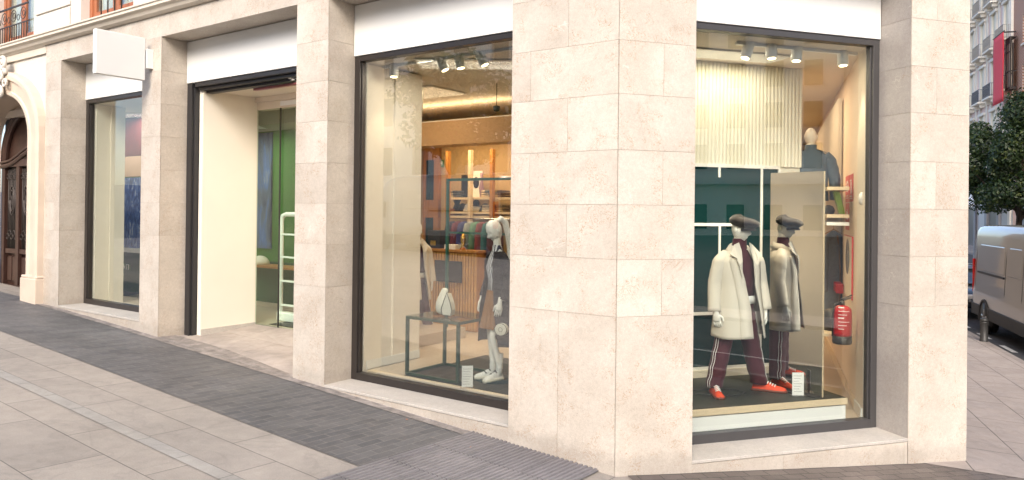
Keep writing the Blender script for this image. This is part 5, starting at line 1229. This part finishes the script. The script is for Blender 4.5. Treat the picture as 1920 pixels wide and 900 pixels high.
o, (u0, u1, z0, z1) = wallbox(FA, 229, 243, 494, 506, 1.9, 1.92, 'escape_route_sign', mat('sign_green_dark', (.03, .13, .05), .5)); tag(o, 'small dark green escape route sign with running figure in the leftmost window', 'sign')
b = M(FA)
u0, u1 = u1, u0
for a0, a1, c0, c1 in ((.15, .25, .7, .85), (.12, .3, .45, .65), (.1, .16, .15, .45), (.25, .36, .2, .45), (.3, .42, .5, .58), (.55, .6, .1, .9), (.6, .9, .82, .9), (.85, .9, .1, .82)): b.box(*sorted((u0+(u1-u0)*a0, u0+(u1-u0)*a1)), 1.893, 1.899, z0+(z1-z0)*c0, z0+(z1-z0)*c1)
b.build('pictogram', MT['paper'], o)
gw = M(FA); gw.box(11.0, 15.8, 1.985, 2.05, .60, 1.42); o = gw.build('low_green_partition', MT['greendark'], None); tag(o, 'low dark green partition below the blue hanging in the leftmost window', 'partition')
# ------------------------------------------------------------ side street: bollard, van, car, tree, houses
def gC(u, m): return gz(FC(u, m, 0)[0])
q = FX.on(1845, 640, -.45); bz = gz(q[0]); q = FX.on(1845, 640, bz)
bo = thing('bollard', (q[0], q[1], bz), 'dark grey iron bollard with domed top at the kerb beside the van', 'bollard', None, local=True)
bh = (640-596)/1393*q[1]; br = .5*13.5/1393*q[1]
b = M(None); b.lathe((0, 0), [(br*1.08, -.05), (br*1.08, .03), (br*.95, .04), (br*.93, bh*.78), (br*1.0, bh*.80), (br*1.0, bh*.84)], 20); b.build('post', mat('bollard_iron', (.045, .045, .045), .5, metal=.3, bump=.2, bscale=60), bo)
b = M(None); b.lathe((0, 0), [(br*.9, bh*.84), (br*.95, bh*.87), (br*1.04, bh*.89), (br*1.0, bh*.94), (br*.7, bh*.985), (br*.1, bh)], 20); b.build('cap', bpy.data.materials['bollard_iron'], bo)
carpaint = mat('beige_metallic_paint', (.29, .27, .245), .35, metal=.15, coat=1.0)
plast = mat('black_cladding', (.035, .035, .037), .6)
tyre = mat('tyre_rubber', (.02, .02, .02), .85); glassd = mat('dark_car_glass', (.02, .025, .03), .05); rim = mat('alloy_rim', (.45, .45, .46), .3, metal=.8)
def wheel(parent, x, y, r, wd, side):
    b = M(None); b.loft([[(x+rr*math.cos(a), y+yy, r+rr*math.sin(a)) for a in [2*math.pi*j/28 for j in range(28)]] for yy, rr in ((-wd/2, r*.72), (-wd/2, r*.96), (-wd*.35, r), (wd*.35, r), (wd/2, r*.96), (wd/2, r*.72))]); t = b.build('wheel', tyre, parent)
    b = M(None); s_ = side*wd/2
    b.loft([[(x+rr*math.cos(a), y+s_*k, r+rr*math.sin(a)) for a in [2*math.pi*j/28 for j in range(28)]] for k, rr in ((1.0, r*.70), (.98, r*.64), (.6, r*.60), (.5, .03))])
    for q in range(5):
        a = q*2*math.pi/5+.3
        b.tube([(x+.03*math.cos(a), y+s_*.95, r+.03*math.sin(a)), (x+r*.66*math.cos(a), y+s_*1.0, r+r*.66*math.sin(a))], [.05, .04], 6)
    b.build('rim', rim, t)
def arch_side(pts_top, pts_bot, arches, r, n=10):
    """outline bottom edge with wheel arches; returns list from rear to front"""
# van: local x along the street (front towards -u, the camera), y = width, z up. Side facing the pavement is y = 0.
van = thing('delivery_van', tuple(FC(14.62, 3.30, gC(12, 3.4)-.112)), 'beige grey panel van with black lower cladding parked at the kerb', 'van', None, local=True)
van.rotation_euler.z = math.atan2(-UC[1], -UC[0])    # +x of the van = towards the camera end of the street
VL, VW, VH = 6.75, 2.0, 2.78
def vsec(z, inset): return z
xr, xf = 1.35, 5.40; WR = .36
# body as lofted cross-sections along x (y, z) with tumblehome and rounded roof
def vring(x, zb, zt, w0=0., top_in=.10):
    L = []
    side = [(0.03, zb), (0., zb+.15), (-.012, .75), (-.012, .95), (0.012, 1.15), (.03, 1.55), (top_in*.75, zt-.32), (top_in, zt-.16), (top_in+.06, zt-.06), (top_in+.18, zt-.012), (top_in+.5, zt)]
    L = [(x, y+w0, z) for y, z in side] + [(x, VW-y-w0, z) for y, z in reversed(side)]
    return L
b = M(None); rings = []
xsv = [0.0, .03, .09, .25] ; 
for x, zb, zt, w0 in ((0, .62, VH-.14, .10), (.02, .52, VH-.09, .05), (.07, .46, VH-.045, .02), (.2, .42, VH-.01, 0), (.40, .42, VH, 0), (2.0, .42, VH+.02, 0), (4.4, .42, VH, 0), (4.95, .42, VH-.05, 0), (5.3, .42, VH-.22, .02), (5.8, .42, 1.85, .05), (6.35, .42, 1.35, .09), (6.68, .46, 1.08, .16), (6.75, .55, .9, .25)):
    r_ = vring(x, zb, zt, w0, .10 if zt > 2 else .16); 
    if zt < 2: r_ = [(x, y, min(z, zt)) for x, y, z in r_]
    rings.append(r_)
b.loft(rings); vb = b.build('body', carpaint, van)
# bool-free arches: black flares and cavities standing proud of the side
def flare(b, xc, r0, r1, y0, y1):
    K = 18; A = [math.pi*(-.08+1.16*k/K) for k in range(K+1)]
    b.loft([[(xc+rr*math.cos(a), y, WR+rr*math.sin(a)) for a in A] for rr, y in ((r0, y1), (r0, y0), (r1, y0-.004), (r1+.01, y1))], closed=False, caps=False)
for y0, y1, sd in ((-.035, .06, -1), (VW+.035, VW-.06, 1)):
    b = M(None)
    for xc in (xr, xf):
        flare(b, xc, WR+.07, WR+.135, y0, y1)
    for x0, x1 in ((.10, xr-.47), (xr+.47, xf-.47), (xf+.47, 6.5)): b.box(x0, x1, min(y0+.008, y1), max(y0+.008, y1), .36, .66)
    b.build('lower_cladding', plast, van, bevel=.015)
    for xc in (xr, xf): b = M(None); b.loft([[(xc+rr*math.cos(a), y, WR+rr*math.sin(a)) for a in [2*math.pi*j/24 for j in range(24)]] for rr, y in ((WR+.075, y0+.028*(-sd)*-1 if False else (y0+.018 if sd < 0 else y0-.018)), (WR+.075, y1))]); b.build('wheel_well', MT['black'], van)
    # panel seams and sliding rail
    yy = -.006 if sd < 0 else VW+.006
    b = M(None)
    def seam(P): b.tube([(x, (yf if sd < 0 else VW-yf), z) for x, yf, z in P], .008, 5)
    seam([(.35, .012, 1.05), (.35, .05, 1.95), (.38, .078, 2.33)]); seam([(3.0, -.004, .75), (3.0, .012, 1.15), (3.0, .05, 1.95), (3.0, .075, 2.30)]); seam([(4.3, -.004, .75), (4.3, .012, 1.15), (4.3, .05, 1.95), (4.3, .075, 2.30)]); seam([(5.0, -.004, .75), (5.0, .012, 1.15), (5.0, .05, 1.9)])
    seam([(.3, .080, 2.34), (2.5, .080, 2.36), (5.0, .080, 2.33)]); 
    b.build('panel_seam', plast, vb)
    b = M(None); b.box(.62, 2.95, min(yy-.004, yy+.04), max(yy-.004, yy+.04), 1.50, 1.545); b.build('slide_rail', plast, vb)
    b = M(None)
    for x0, x1 in ((.62, 2.90), (3.15, 4.2)):   # pressed panels of the load bay
        ysd = lambda z: (np.interp(z, [1.15, 1.55, 2.46], [.012, .03, .075]) - .012)
        b.loft([[(x, (ysd(z) if sd < 0 else VW-ysd(z)), z) for x, z in ((x0, 1.60), (x1, 1.60), (x1+.0, 1.85), (x1-.02, 2.16), (x1-.1, 2.25), (x0+.1, 2.25), (x0+.02, 2.16))], [(x, (ysd(z)+.03 if sd < 0 else VW-ysd(z)-.03), z) for x, z in ((x0-.03, 1.57), (x1+.03, 1.57), (x1+.03, 1.85), (x1+.01, 2.19), (x1-.1, 2.28), (x0+.1, 2.28), (x0-.01, 2.19))]], smooth=False)
    b.build('pressed_panel', carpaint, vb, bevel=.01)
    b = M(None); b.box(5.08, 5.8, min(yy-.0, yy+.03), max(yy, yy+.03), 1.25, 1.85); b.build('cab_window', glassd, vb, bevel=.02)
    b = M(None); b.loft([[(x, (y if sd < 0 else VW-y), z) for x, y in ((-.012, .10), (.03, .015), (.14, -.012), (.14, .03), (0.02, .16))] for z in (.95, 1.85)], smooth=False); b.build('tail_light', mat('red_lamp', (.5, .01, .01), .15, coat=1) if 'red_lamp' not in bpy.data.materials else bpy.data.materials['red_lamp'], van, bevel=.01)
    for xc in (xr, xf): wheel(van, xc, .13 if sd < 0 else VW-.13, WR, .24, -1 if sd < 0 else 1)
b = M(None); b.box(-.06, .10, .06, VW-.06, .42, .72); b.build('rear_bumper', plast, van, bevel=.03)
b = M(None); b.box(-.02, .01, .22, .97, 1.35, 2.15); b.box(-.02, .01, 1.03, VW-.22, 1.35, 2.15); b.build('rear_window', glassd, van)
b = M(None); b.box(-.03, .0, .7, 1.3, .80, .95); b.build('number_plate', MT['paper'], van)
b = M(None); b.loft([[(5.32, .22, 2.40), (5.32, VW-.22, 2.40)], [(5.84, .2, 1.84), (5.84, VW-.2, 1.84)], [(5.87, .2, 1.86), (5.87, VW-.2, 1.86)], [(5.34, .22, 2.46), (5.34, VW-.22, 2.46)]], smooth=False); b.build('windscreen', glassd, van)
for y in (.12, VW-.42): b = M(None); b.box(6.62, 6.76, y, y+.30, .80, .97); b.build('headlight', MT['acrylic'], van, bevel=.02)
# dark hatchback behind the van
car = thing('parked_car', tuple(FC(20.6, 3.35, gC(19, 3.4)-.115)), 'dark blue hatchback parked behind the beige grey van', 'car', None, local=True); car.rotation_euler.z = van.rotation_euler.z
cpnt = mat('dark_blue_paint', (.03, .04, .06), .25, coat=1)
b = M(None); rings = []
for x, zb, zt, w0 in ((0, .45, .9, .2), (.08, .35, 1.0, .07), (.5, .3, 1.02, 0), (2, .28, .98, 0), (3.2, .28, .95, 0), (3.9, .3, .85, .03), (4.25, .35, .72, .12), (4.32, .42, .62, .22)):
    rings.append([(x, w0+.04, zb), (x, w0, zb+.12), (x, w0+.01, zt-.15), (x, w0+.10, zt-.02), (x, w0+.3, zt), (x, 1.8-w0-.3, zt), (x, 1.8-w0-.10, zt-.02), (x, 1.8-w0-.01, zt-.15), (x, 1.8-w0, zb+.12), (x, 1.8-w0-.04, zb)])
b.loft(rings); b.build('body', cpnt, car)
b = M(None); b.loft([[(x0, .10, .98), (x1, .24, z), (x1, 1.56, z), (x0, 1.7, .98)] for x0, x1, z in ((.05, .35, 1.02), (.10, .7, 1.42), (.9, 1.2, 1.47), (2.0, 1.9, 1.45), (3.1, 2.6, 1.2), (3.25, 3.1, 1.0))]); b.build('cabin_glass', glassd, car)
b = M(None); b.loft([[(x, .25, z), (x, .5, z+.035), (x, 1.3, z+.035), (x, 1.55, z)] for x, z in ((.6, 1.43), (1.2, 1.475), (1.9, 1.46), (2.2, 1.38))]); b.build('roof', cpnt, car)
for y, sd in ((.11, -1), (1.69, 1)):
    for x in (.75, 3.4): wheel(car, x, y, .32, .20, sd)
for y in (.10, 1.40): b = M(None); b.box(4.14, 4.30, y, y+.30, .60, .74); b.build('headlight', MT['paper'], car, bevel=.03)
b = M(None); b.box(4.29, 4.35, .62, 1.18, .44, .55); b.build('number_plate', MT['paper'], car)
# ------------------------------------------------------------ trees
leafm, N_, L_, P_ = newmat('leaf')
at = N_.new('ShaderNodeAttribute'); at.attribute_name = 'tint'
L_.new(ramp(N_, L_, at.outputs['Fac'], [(0, (.010, .024, .008)), (.5, (.024, .048, .012)), (1, (.10, .12, .022))]), P_.inputs['Base Color']); P_.inputs['Roughness'].default_value = .5
tl = N_.new('ShaderNodeBsdfTranslucent'); tl.inputs[0].default_value = (.10, .17, .03, 1); ms = N_.new('ShaderNodeMixShader'); ms.inputs[0].default_value = .22
L_.new(P_.outputs[0], ms.inputs[1]); L_.new(tl.outputs[0], ms.inputs[2]); L_.new(ms.outputs[0], N_['Material Output'].inputs[0])
def tree(loc, h, rad, crown_z, label, nl=9000, ls=.11, seed=1):
    rs = random.Random(seed); t = thing('street_tree', loc, label, 'tree', None, local=True)
    b = M(None); b.tube([(0, 0, -.3), (.03, 0, .4), (.0, .05, 1.5), (.06, .0, crown_z), (.0, .0, h*.8)], [.20, .15, .13, .12, .03], 12); 
    lobes = []
    for i in range(36):
        a = rs.uniform(0, 6.28); e = rs.uniform(-.75, 1); r_ = rad*rs.uniform(.35, .88); cz = (crown_z*.85+h)/2; hz = (h-crown_z*.85)/2
        c = Vector((math.cos(a)*r_*math.sqrt(max(0, 1-e*e*.8)), math.sin(a)*r_*math.sqrt(max(0, 1-e*e*.8)), cz + e*hz*.75)); lobes.append((c, rad*rs.uniform(.18, .34)))
        if i < 12: b.tube([(0, 0, crown_z*.9+rs.uniform(-.2, .6)), tuple(c*.5+Vector((0, 0, crown_z*.5))), tuple(c)], [.07, .045, .015], 6)
    b.build('trunk', MT['bark'], t)
    l = M(None)
    for i in range(nl):
        c, lr = rs.choice(lobes); d = Vector((rs.gauss(0, 1), rs.gauss(0, 1), rs.gauss(0, 1))).normalized(); p = c + d*lr*rs.uniform(.55, 1.08)**.7
        n = (d + Vector((rs.uniform(-.8, .8), rs.uniform(-.8, .8), rs.uniform(-.2, 1)))).normalized(); x = n.orthogonal().normalized(); x = (Matrix.Rotation(rs.uniform(0, 6.28), 3, n) @ x); y = n.cross(x); s_ = ls*rs.uniform(.6, 1.3)
        l.add([tuple(p-x*s_), tuple(p-y*s_*.5+n*s_*.1), tuple(p+x*s_), tuple(p+y*s_*.5+n*s_*.1)], [(0, 1, 2, 3)], min(1, max(0, rs.gauss(.42, .22)))**1.3)
    l.build('crown', leafm, t, recalc=False)
    return t
tp = FC(26.5, 11.9, 0); tdep = 33.5
q = FX.at(1909, 400, tdep); z_ = gz(q[0])
tz = FX.at(1905, 170, tdep)[1]; tb_ = FX.at(1905, 408, tdep)[1]
tree((q[0], tdep, z_), tz - z_, 2.95, tb_ - z_, 'dense dark green street tree behind the beige grey van', 34000, .085, 3)
# ------------------------------------------------------------ houses across the side street
pale = mat('warm_white_stucco', (.93, .86, .74), .8, noise=.04, nscale=1); pinkr = mat('pink_render', (.92, .72, .66), .8, noise=.04); winm = mat('pale_window', (.74, .70, .55), .4); shade = mat('shop_dark', (.10, .10, .10), .3)
hs = thing('balcony_house', FC(55, 13.4, 0), 'cream and pink house front with rows of iron balconies above the street tree', 'building')
U0, U1 = 49.4, 92
b = M(FC); b.box(U0, U1, 13.42, 24, -1.5, 24); b.build('wall', pinkr, hs)
MT['sunlit_iron'] = mat('sunlit_iron', (.36, .33, .29), .6)  # glare of sunlight on the upper railings put into a paler iron colour
cols_ = [FC.at(px, 60, 13.3)[0] for px in (1888, 1864, 1842, 1824)]; st_ = np.mean(np.diff(cols_)); cols_ = [cols_[0]+st_*k for k in range(12)]
fl_ = [4.9+2.9, 11.05, 14.5, 17.2+.35, 21.0]
fl_ = [7.4, 11.05, 14.5, 17.9, 21.3]
cols_ = [c for c in cols_ if c < U1-1]
trim = M(FC)
for z in fl_: trim.box(U0, U1, 13.28, 13.41, z-.34, z-.12); trim.box(U0, U1, 13.18, 13.38, z-.12, z-.02)
for c in cols_:
    for s_ in (-.98, .98): trim.box(c+s_-.17, c+s_+.17, 13.32, 13.41, 5.3, 24)
trim.box(U0, U0+.5, 13.25, 13.41, 0, 24); trim.build('stone_trim', pale, hs, bevel=.02)
for k, c in enumerate(cols_):
    for fi, z in enumerate(fl_):
        if z > 22: continue
        b = M(FC); b.box(c-.72, c-.55, 13.24, 13.41, z, z+2.65); b.box(c+.55, c+.72, 13.24, 13.41, z, z+2.65); b.box(c-.85, c+.85, 13.15, 13.41, z+2.65, z+2.85); o = b.build('window', pale, hs)
        b = M(FC); b.box(c-.55, c+.55, 13.37, 13.40, z, z+2.6); b.build('pane', winm, o)
        b = M(FC); b.box(c-.05, c+.05, 13.34, 13.365, z, z+2.6); b.build('mullion', pale, o)
        b = M(FC); b.box(c-1.0, c+1.0, 12.75, 13.30, z-.14, z-.02); b.box(c-.8, c-.6, 12.95, 13.3, z-.40, z-.14); b.box(c+.6, c+.8, 12.95, 13.3, z-.40, z-.14); o = b.build('balcony', pale, hs)
        b = M(FC); n_ = 12.8
        b.box(c-.98, c+.98, n_, n_+.03, z+.90, z+.94); b.box(c-.98, c+.98, n_, n_+.03, z+.06, z+.09)
        for e in (-.98, .96): b.box(c+e, c+e+.02, n_, 13.3, z+.90, z+.93); b.box(c+e, c+e+.02, n_, 13.3, z+.05, z+.08); [b.box(c+e, c+e+.015, n_+q*.11, n_+q*.11+.02, z, z+.9) for q in range(1, 5)]
        s_ = c-.95
        while s_ < c+.97: b.box(s_, s_+.022, n_+.004, n_+.026, z, z+.9); s_ += .12
        for q in range(8): b.tube([(c-.84+q*.24+.09*math.cos(t), n_+.015, z+.48+.16*math.sin(t)) for t in np.linspace(0, 6.28, 9)], .012, 4, caps=False)
        b.build('railing', MT['sunlit_iron'] if z > 14 else mat('balcony_iron', (.10, .10, .11), .5) if 'balcony_iron' not in bpy.data.materials else bpy.data.materials['balcony_iron'], o)
b = M(FC)   # glazed bay
c = FC.at(1889, 112, 12.9)[0]; 
b.box(c-.50, c+.50, 12.90, 13.0, 13.9, 14.25); b.box(c-.50, c+.50, 12.90, 13.3, 14.25, 14.33); b.box(c-.50, c+.50, 12.90, 13.3, 10.85, 11.0)
for e in (-.50, -.16, .18, .43): b.box(c+e, c+e+.08, 12.91, 12.99, 11.0, 13.9)
for e in (-.50, .43): b.box(c+e, c+e+.07, 13.05, 13.13, 11, 13.9); b.box(c+e, c+e+.07, 13.0, 13.3, 12.0, 12.08)
b.box(c-.49, c+.49, 12.92, 12.98, 12.0, 12.08); b.box(c-.49, c+.49, 12.92, 12.98, 13.3, 13.38); o = b.build('glazed_bay', MT['iron'], hs)
b = M(FC); b.box(c-.48, c+.48, 12.94, 12.96, 11.0, 13.9); b.build('pane', winm, o)
# ground floor of the house: shopfronts
sf = M(FC); pg = mat('grey_shopfront', (.34, .34, .35), .6, noise=.05)
sf.box(U0, U1, 13.30, 13.41, 4.7, 5.3)
for c in cols_: sf.box(c+1.35, c+1.95, 13.22, 13.41, -1.4, 4.7); 
sf.build('shopfront', pg, hs)
for k, c in enumerate(cols_):
    b = M(FC); b.box(c-1.25, c+1.2, 13.36, 13.405, -.9, 4.3); b.build('shop_pane', shade if k % 2 else mat('pale_shopfront', (.55, .55, .55), .4) if 'pale_shopfront' not in bpy.data.materials else (bpy.data.materials['pale_shopfront'] if k % 3 else shade), hs)
b = M(FC); u0_, z0_ = FC.at(1881, 190, 12.6); u1_, z1_ = FC.at(1863, 66, 12.6)
bn = thing('red_banner', FC(u0_, 12.6, z0_), 'long plain red banner hanging down the cream balcony house', 'banner')
b.loft([[(u, 12.6+.012*math.sin(z*1.7+u)+dz, z) for u in np.linspace(u0_, u1_, 8)] for z, dz in [(zz_, 0) for zz_ in np.linspace(z0_, z1_-.3, 14)]], closed=False, caps=False); b.build('cloth', MT['redbanner'], bn, solid=.02)
b = M(FC); b.tube([(u0_-.1, 12.6, z1_-.28), (u1_+.1, 12.6, z1_-.28)], .04, 6); b.box(u0_+.3, u0_+.38, 12.6, 13.4, z1_-.32, z1_-.24); b.build('pole', MT['iron'], bn)
u_, z_ = FC.at(1893, 112, 12.4)
# brick house nearer
bh_ = thing('brick_house', FC(45, 13.4, 0), 'red brick house front to the right of the cream balcony house', 'building')
mb, N_, L_, P_ = newmat('brickwork'); uv = N_.new('ShaderNodeTexCoord'); mp_ = N_.new('ShaderNodeMapping'); L_.new(uv.outputs['Object'], mp_.inputs[0]); mp_.inputs['Rotation'].default_value = (R(90), 0, 0)
mp_.inputs['Rotation'].default_value = (R(-90), 0, 0)
br_ = N_.new('ShaderNodeTexBrick'); br_.inputs['Scale'].default_value = 1; br_.inputs['Brick Width'].default_value = .28; br_.inputs['Row Height'].default_value = .10; br_.inputs['Mortar Size'].default_value = .018
br_.inputs['Color1'].default_value = (.50, .20, .11, 1); br_.inputs['Color2'].default_value = (.40, .15, .09, 1); br_.inputs['Mortar'].default_value = (.62, .48, .38, 1)
uvn = N_.new('ShaderNodeUVMap'); L_.new(uvn.outputs[0], br_.inputs['Vector']); L_.new(br_.outputs[0], P_.inputs['Base Color']); P_.inputs['Roughness'].default_value = .85
class FrZ(Fr): pass
FZ = Fr(P4, UC, (0, 0, 1))
b = M(FC)
wo = []
zr_ = [7.2, 10.4, 13.6, 16.8, 20.0]
u = 1.0
us_ = [46.9-3.4*k for k in range(13)]
edges = sorted([(x-.55, x+.55) for x in us_]); s_ = 2.0
for e0, e1 in edges:
    b.box(s_, e0, 13.4, 13.9, 4.6, 24)
    zz_ = 4.6
    for z in zr_: b.box(e0, e1, 13.4, 13.9, zz_, z); zz_ = z+1.9
    b.box(e0, e1, 13.4, 13.9, zz_, 24); s_ = e1
b.box(s_, U0-.002, 13.4, 13.9, 4.6, 24); b.build('brick_wall', mb, bh_, uvfr=FZ)
b = M(FC); b.box(2.0, U0-.002, 13.901, 24, -1.5, 23.9); b.box(2.0, U0-.002, 13.38, 13.9, 4.3, 4.6); b.build('core', pale, bh_)
for e0, e1 in edges:
    for z in zr_: b = M(FC); b.box(e0-.06, e1+.06, 13.30, 13.5, z-.12, z-.001); o = b.build('window', pale, bh_); b = M(FC); b.box(e0, e1, 13.62, 13.66, z, z+1.9); b.build('pane', winm, o)
b = M(FC); s_ = 2.0
while s_ < U0-1: b.box(s_, s_+.7, 13.3, 13.5, -1.5, 4.3); b.box(s_+.7, min(U0, s_+3.6), 13.55, 13.6, -1.2, 3.6); b.box(s_+.7, min(U0, s_+3.6), 13.4, 13.6, 3.6, 4.3); s_ += 3.6
b.build('shopfront', pg, bh_)
# striped awning, street lamp, walker far down the street
q = FX.at(1822, 378, 52.); aw = thing('striped_awning', (q[0], 52., q[1]), 'small white and grey striped awning on the far shopfront', 'awning')
b = M(None)
for k in range(9):
    y0 = 49+k*.7; b.add([(q[0]-.9+.33*(y0-52)+.0, y0, q[1]-.4), (q[0]-.9+.33*(y0+.35-52), y0+.35, q[1]-.4), (q[0]+.6+.33*(y0+.35-52), y0+.35, q[1]+.9), (q[0]+.6+.33*(y0-52), y0, q[1]+.9)], [(0, 1, 2, 3)])
b.build('stripes', MT['paper'], aw, solid=.03)
b = M(None)
for k in range(9):
    y0 = 49.35+k*.7; b.add([(q[0]-.9+.33*(y0-52)+.0, y0, q[1]-.4), (q[0]-.9+.33*(y0+.35-52), y0+.35, q[1]-.4), (q[0]+.6+.33*(y0+.35-52), y0+.35, q[1]+.9), (q[0]+.6+.33*(y0-52), y0, q[1]+.9)], [(0, 1, 2, 3)])
b.build('grey_stripes', pg, aw, solid=.03)
q = FX.on(1828, 440, -.9); lz = gz(q[0]); y_ = 38.; xq = FX.at(1829, 400, y_)[0]
lp = thing('street_lamp', (xq, y_, gz(xq)), 'slim grey street lamp pole left of the beige grey van', 'street lamp', None, local=True)
b = M(None); b.tube([(0, 0, -.1), (0, 0, .6), (0, 0, 3.4)], [.11, .09, .05], 12); b.build('pole', pg, lp); b = M(None); b.tube([(0, 0, 3.3), (.1, 0, 3.5), (.7, 0, 3.55)], [.04, .04, .03], 8); b.box(.6, 1.0, -.1, .1, 3.48, 3.56); b.build('lamp_head', MT['frame'], lp)
y_ = 62.; xq, zq = FX.at(1833, 437, y_); zg = gz(xq); zh = FX.at(1833, 412, y_)[1]
pe = thing('person', (xq, y_, zg), 'person in a red jacket walking far down the side street', 'person', None, local=True); pk = min(1.12, max(1.0, (zh-zg)/1.75)); pe.scale = (pk,)*3
b = M(None); V_ = [(0, 0, .95), (0, 0, 1.15), (0, 0, 1.38), (0, 0, 1.50), (0, 0, 1.63), (-.09, 0, .90), (-.12, -.08, .48), (-.13, .02, .06), (-.13, -.12, .03), (.09, 0, .90), (.12, .10, .48), (.13, .22, .08), (.13, .12, .03), (-.20, 0, 1.38), (-.27, .05, 1.10), (-.26, -.08, .86), (.20, 0, 1.38), (.27, -.05, 1.10), (.26, .08, .86)]
E_ = [(0, 1), (1, 2), (2, 3), (3, 4), (0, 5), (5, 6), (6, 7), (7, 8), (0, 9), (9, 10), (10, 11), (11, 12), (2, 13), (13, 14), (14, 15), (2, 16), (16, 17), (17, 18)]
r_ = [.15, .14, .15, .055, .10, .09, .065, .045, .04, .09, .065, .045, .04, .06, .045, .035, .06, .045, .035]
me = bpy.data.meshes.new('body'); me.from_pydata(V_, E_, []); o = bpy.data.objects.new('body', me); col.objects.link(o); o.parent = pe; me.materials.append(mat('dark_clothes', (.05, .04, .05), .8))
md = o.modifiers.new('skin', 'SKIN'); me.skin_vertices.new() if not me.skin_vertices else None
for i, s_ in enumerate(me.skin_vertices[0].data): s_.radius = (r_[i], r_[i]*.8)
me.skin_vertices[0].data[0].use_root = True
md = o.modifiers.new('sub', 'SUBSURF'); md.levels = md.render_levels = 1
b = M(None); b.loft([ell(0, 0, .80, .21, .15, 14), ell(0, 0, 1.0, .20, .15, 14), ell(0, 0, 1.3, .22, .15, 14), ell(0, 0, 1.46, .15, .11, 14), ell(0, 0, 1.52, .07, .07, 14)])
for e in (-1, 1): b.tube([(e*.19, 0, 1.40), (e*.29, -.02*e, 1.12), (e*.28, .06*e, .90)], [.075, .065, .055], 8)
b.build('red_jacket', MT['redbanner'], pe); b = M(None); b.lathe((0, .01), [(.09, 1.60), (.115, 1.66), (.10, 1.75), (.04, 1.79)], 12); b.build('hair', MT['bark'], pe)
# ------------------------------------------------------------ the far side of the main street, seen only in the glass
op = thing('opposite_building', FA(0, -31, 0), 'pale office block across the main street reflected in the shop glass', 'building')
b = M(FA); b.box(-22, 48, -38, -31.3, -1, 15.3); b.build('core', mat('shade_core', (.12, .11, .10), .6), op)
b = M(FA); opst = mat('opposite_stone', (.80, .73, .62), .8, noise=.05, nscale=1)
sts = list(np.arange(-21, 47, 3.4)); zf = [4.8, 8.3, 11.8]
for s_ in sts:
    b.box(s_-.95, s_+.95, -31.3, -31, -1, 15.5)
    for z in zf: b.box(s_+.95, s_+2.45, -31.29, -31.02, z-1.5, z)
b.box(-22, 48, -31.28, -30.7, 4.0, 4.35); b.box(-22, 48, -31.28, -30.6, 10.6, 10.85); b.box(-22, 48, -31.28, -30.4, 14.6, 15.6); b.build('front_wall', opst, op)
for i, s_ in enumerate(sts):
    for z in zf: 
        if abs(s_-6) < 22: b = M(FA); b.box(s_+.92, s_+1.02, -31.05, -30.9, z, z+2.0); b.box(s_+2.38, s_+2.48, -31.05, -30.9, z, z+2.0); b.box(s_+.92, s_+2.48, -31.05, -30.88, z+1.9, z+2.02); b.box(s_+.90, s_+2.5, -31.05, -30.86, z-.1, z); b.build('window_frame', MT['cream'], op)
bl = M(FA)
for s_ in sts[::2]:
    bl.box(s_+.4, s_+3.0, -30.95, -30.2, 11.6, 11.75); bl.box(s_+.4, s_+3.0, -30.35, -30.2, 12.5, 12.62)
    for q in range(11): bl.box(s_+.5+q*.23, s_+.58+q*.23, -30.32, -30.24, 11.75, 12.5)
bl.build('balustrade', MT['cream'], op)
ob = thing('stone_block', tuple(FA(-62, -10, 0)), 'stone block closing the far main street, reflected only in the corner window', 'building')
b = M(FA); b.box(-85, -62, -36, 14, -3, 26); b.box(-61.99, -61.4, -36, 14, 5, 5.5); b.box(-61.99, -61.2, -36, 14, 24, 25); b.build('wall', opst, ob)
for n_ in np.arange(-34, 12, 3.2):
    b = M(FA)
    for z in (1, 6.4, 10., 13.6, 17.2, 20.8): b.box(-61.98, -61.9, n_, n_+1.5, z, z+2.2)
    b.build('window_column', MT['greenboard'], ob)
q = FA(14.5, -14, 0); tree((q[0], q[1], gz(q[0])), 7.5, 2.6, 3.0, 'street tree across the pavement reflected in the leftmost window', 6000, .14, 9)

v2 = copy_tree(van); p = FA(17.5, -12.7, 0); v2.location = (p[0], p[1], gz(p[0]+4)-.17); v2.rotation_euler.z = math.atan2(-UA[1], -UA[0]) + math.pi; v2.location = (FA(11.5, -12.7, 0)[0], FA(11.5, -12.7, 0)[1], gz(FA(14, -12.7, 0)[0])-.115)
v2['label'] = 'beige grey panel van across the main street, seen only reflected in the long window'
k2 = copy_tree(car); p = FA(19.5, -12.7, 0); k2.location = (p[0], p[1], gz(p[0])-.115); k2.rotation_euler.z = v2.rotation_euler.z
k2['label'] = 'dark hatchback across the main street, seen only reflected in the shop glass'
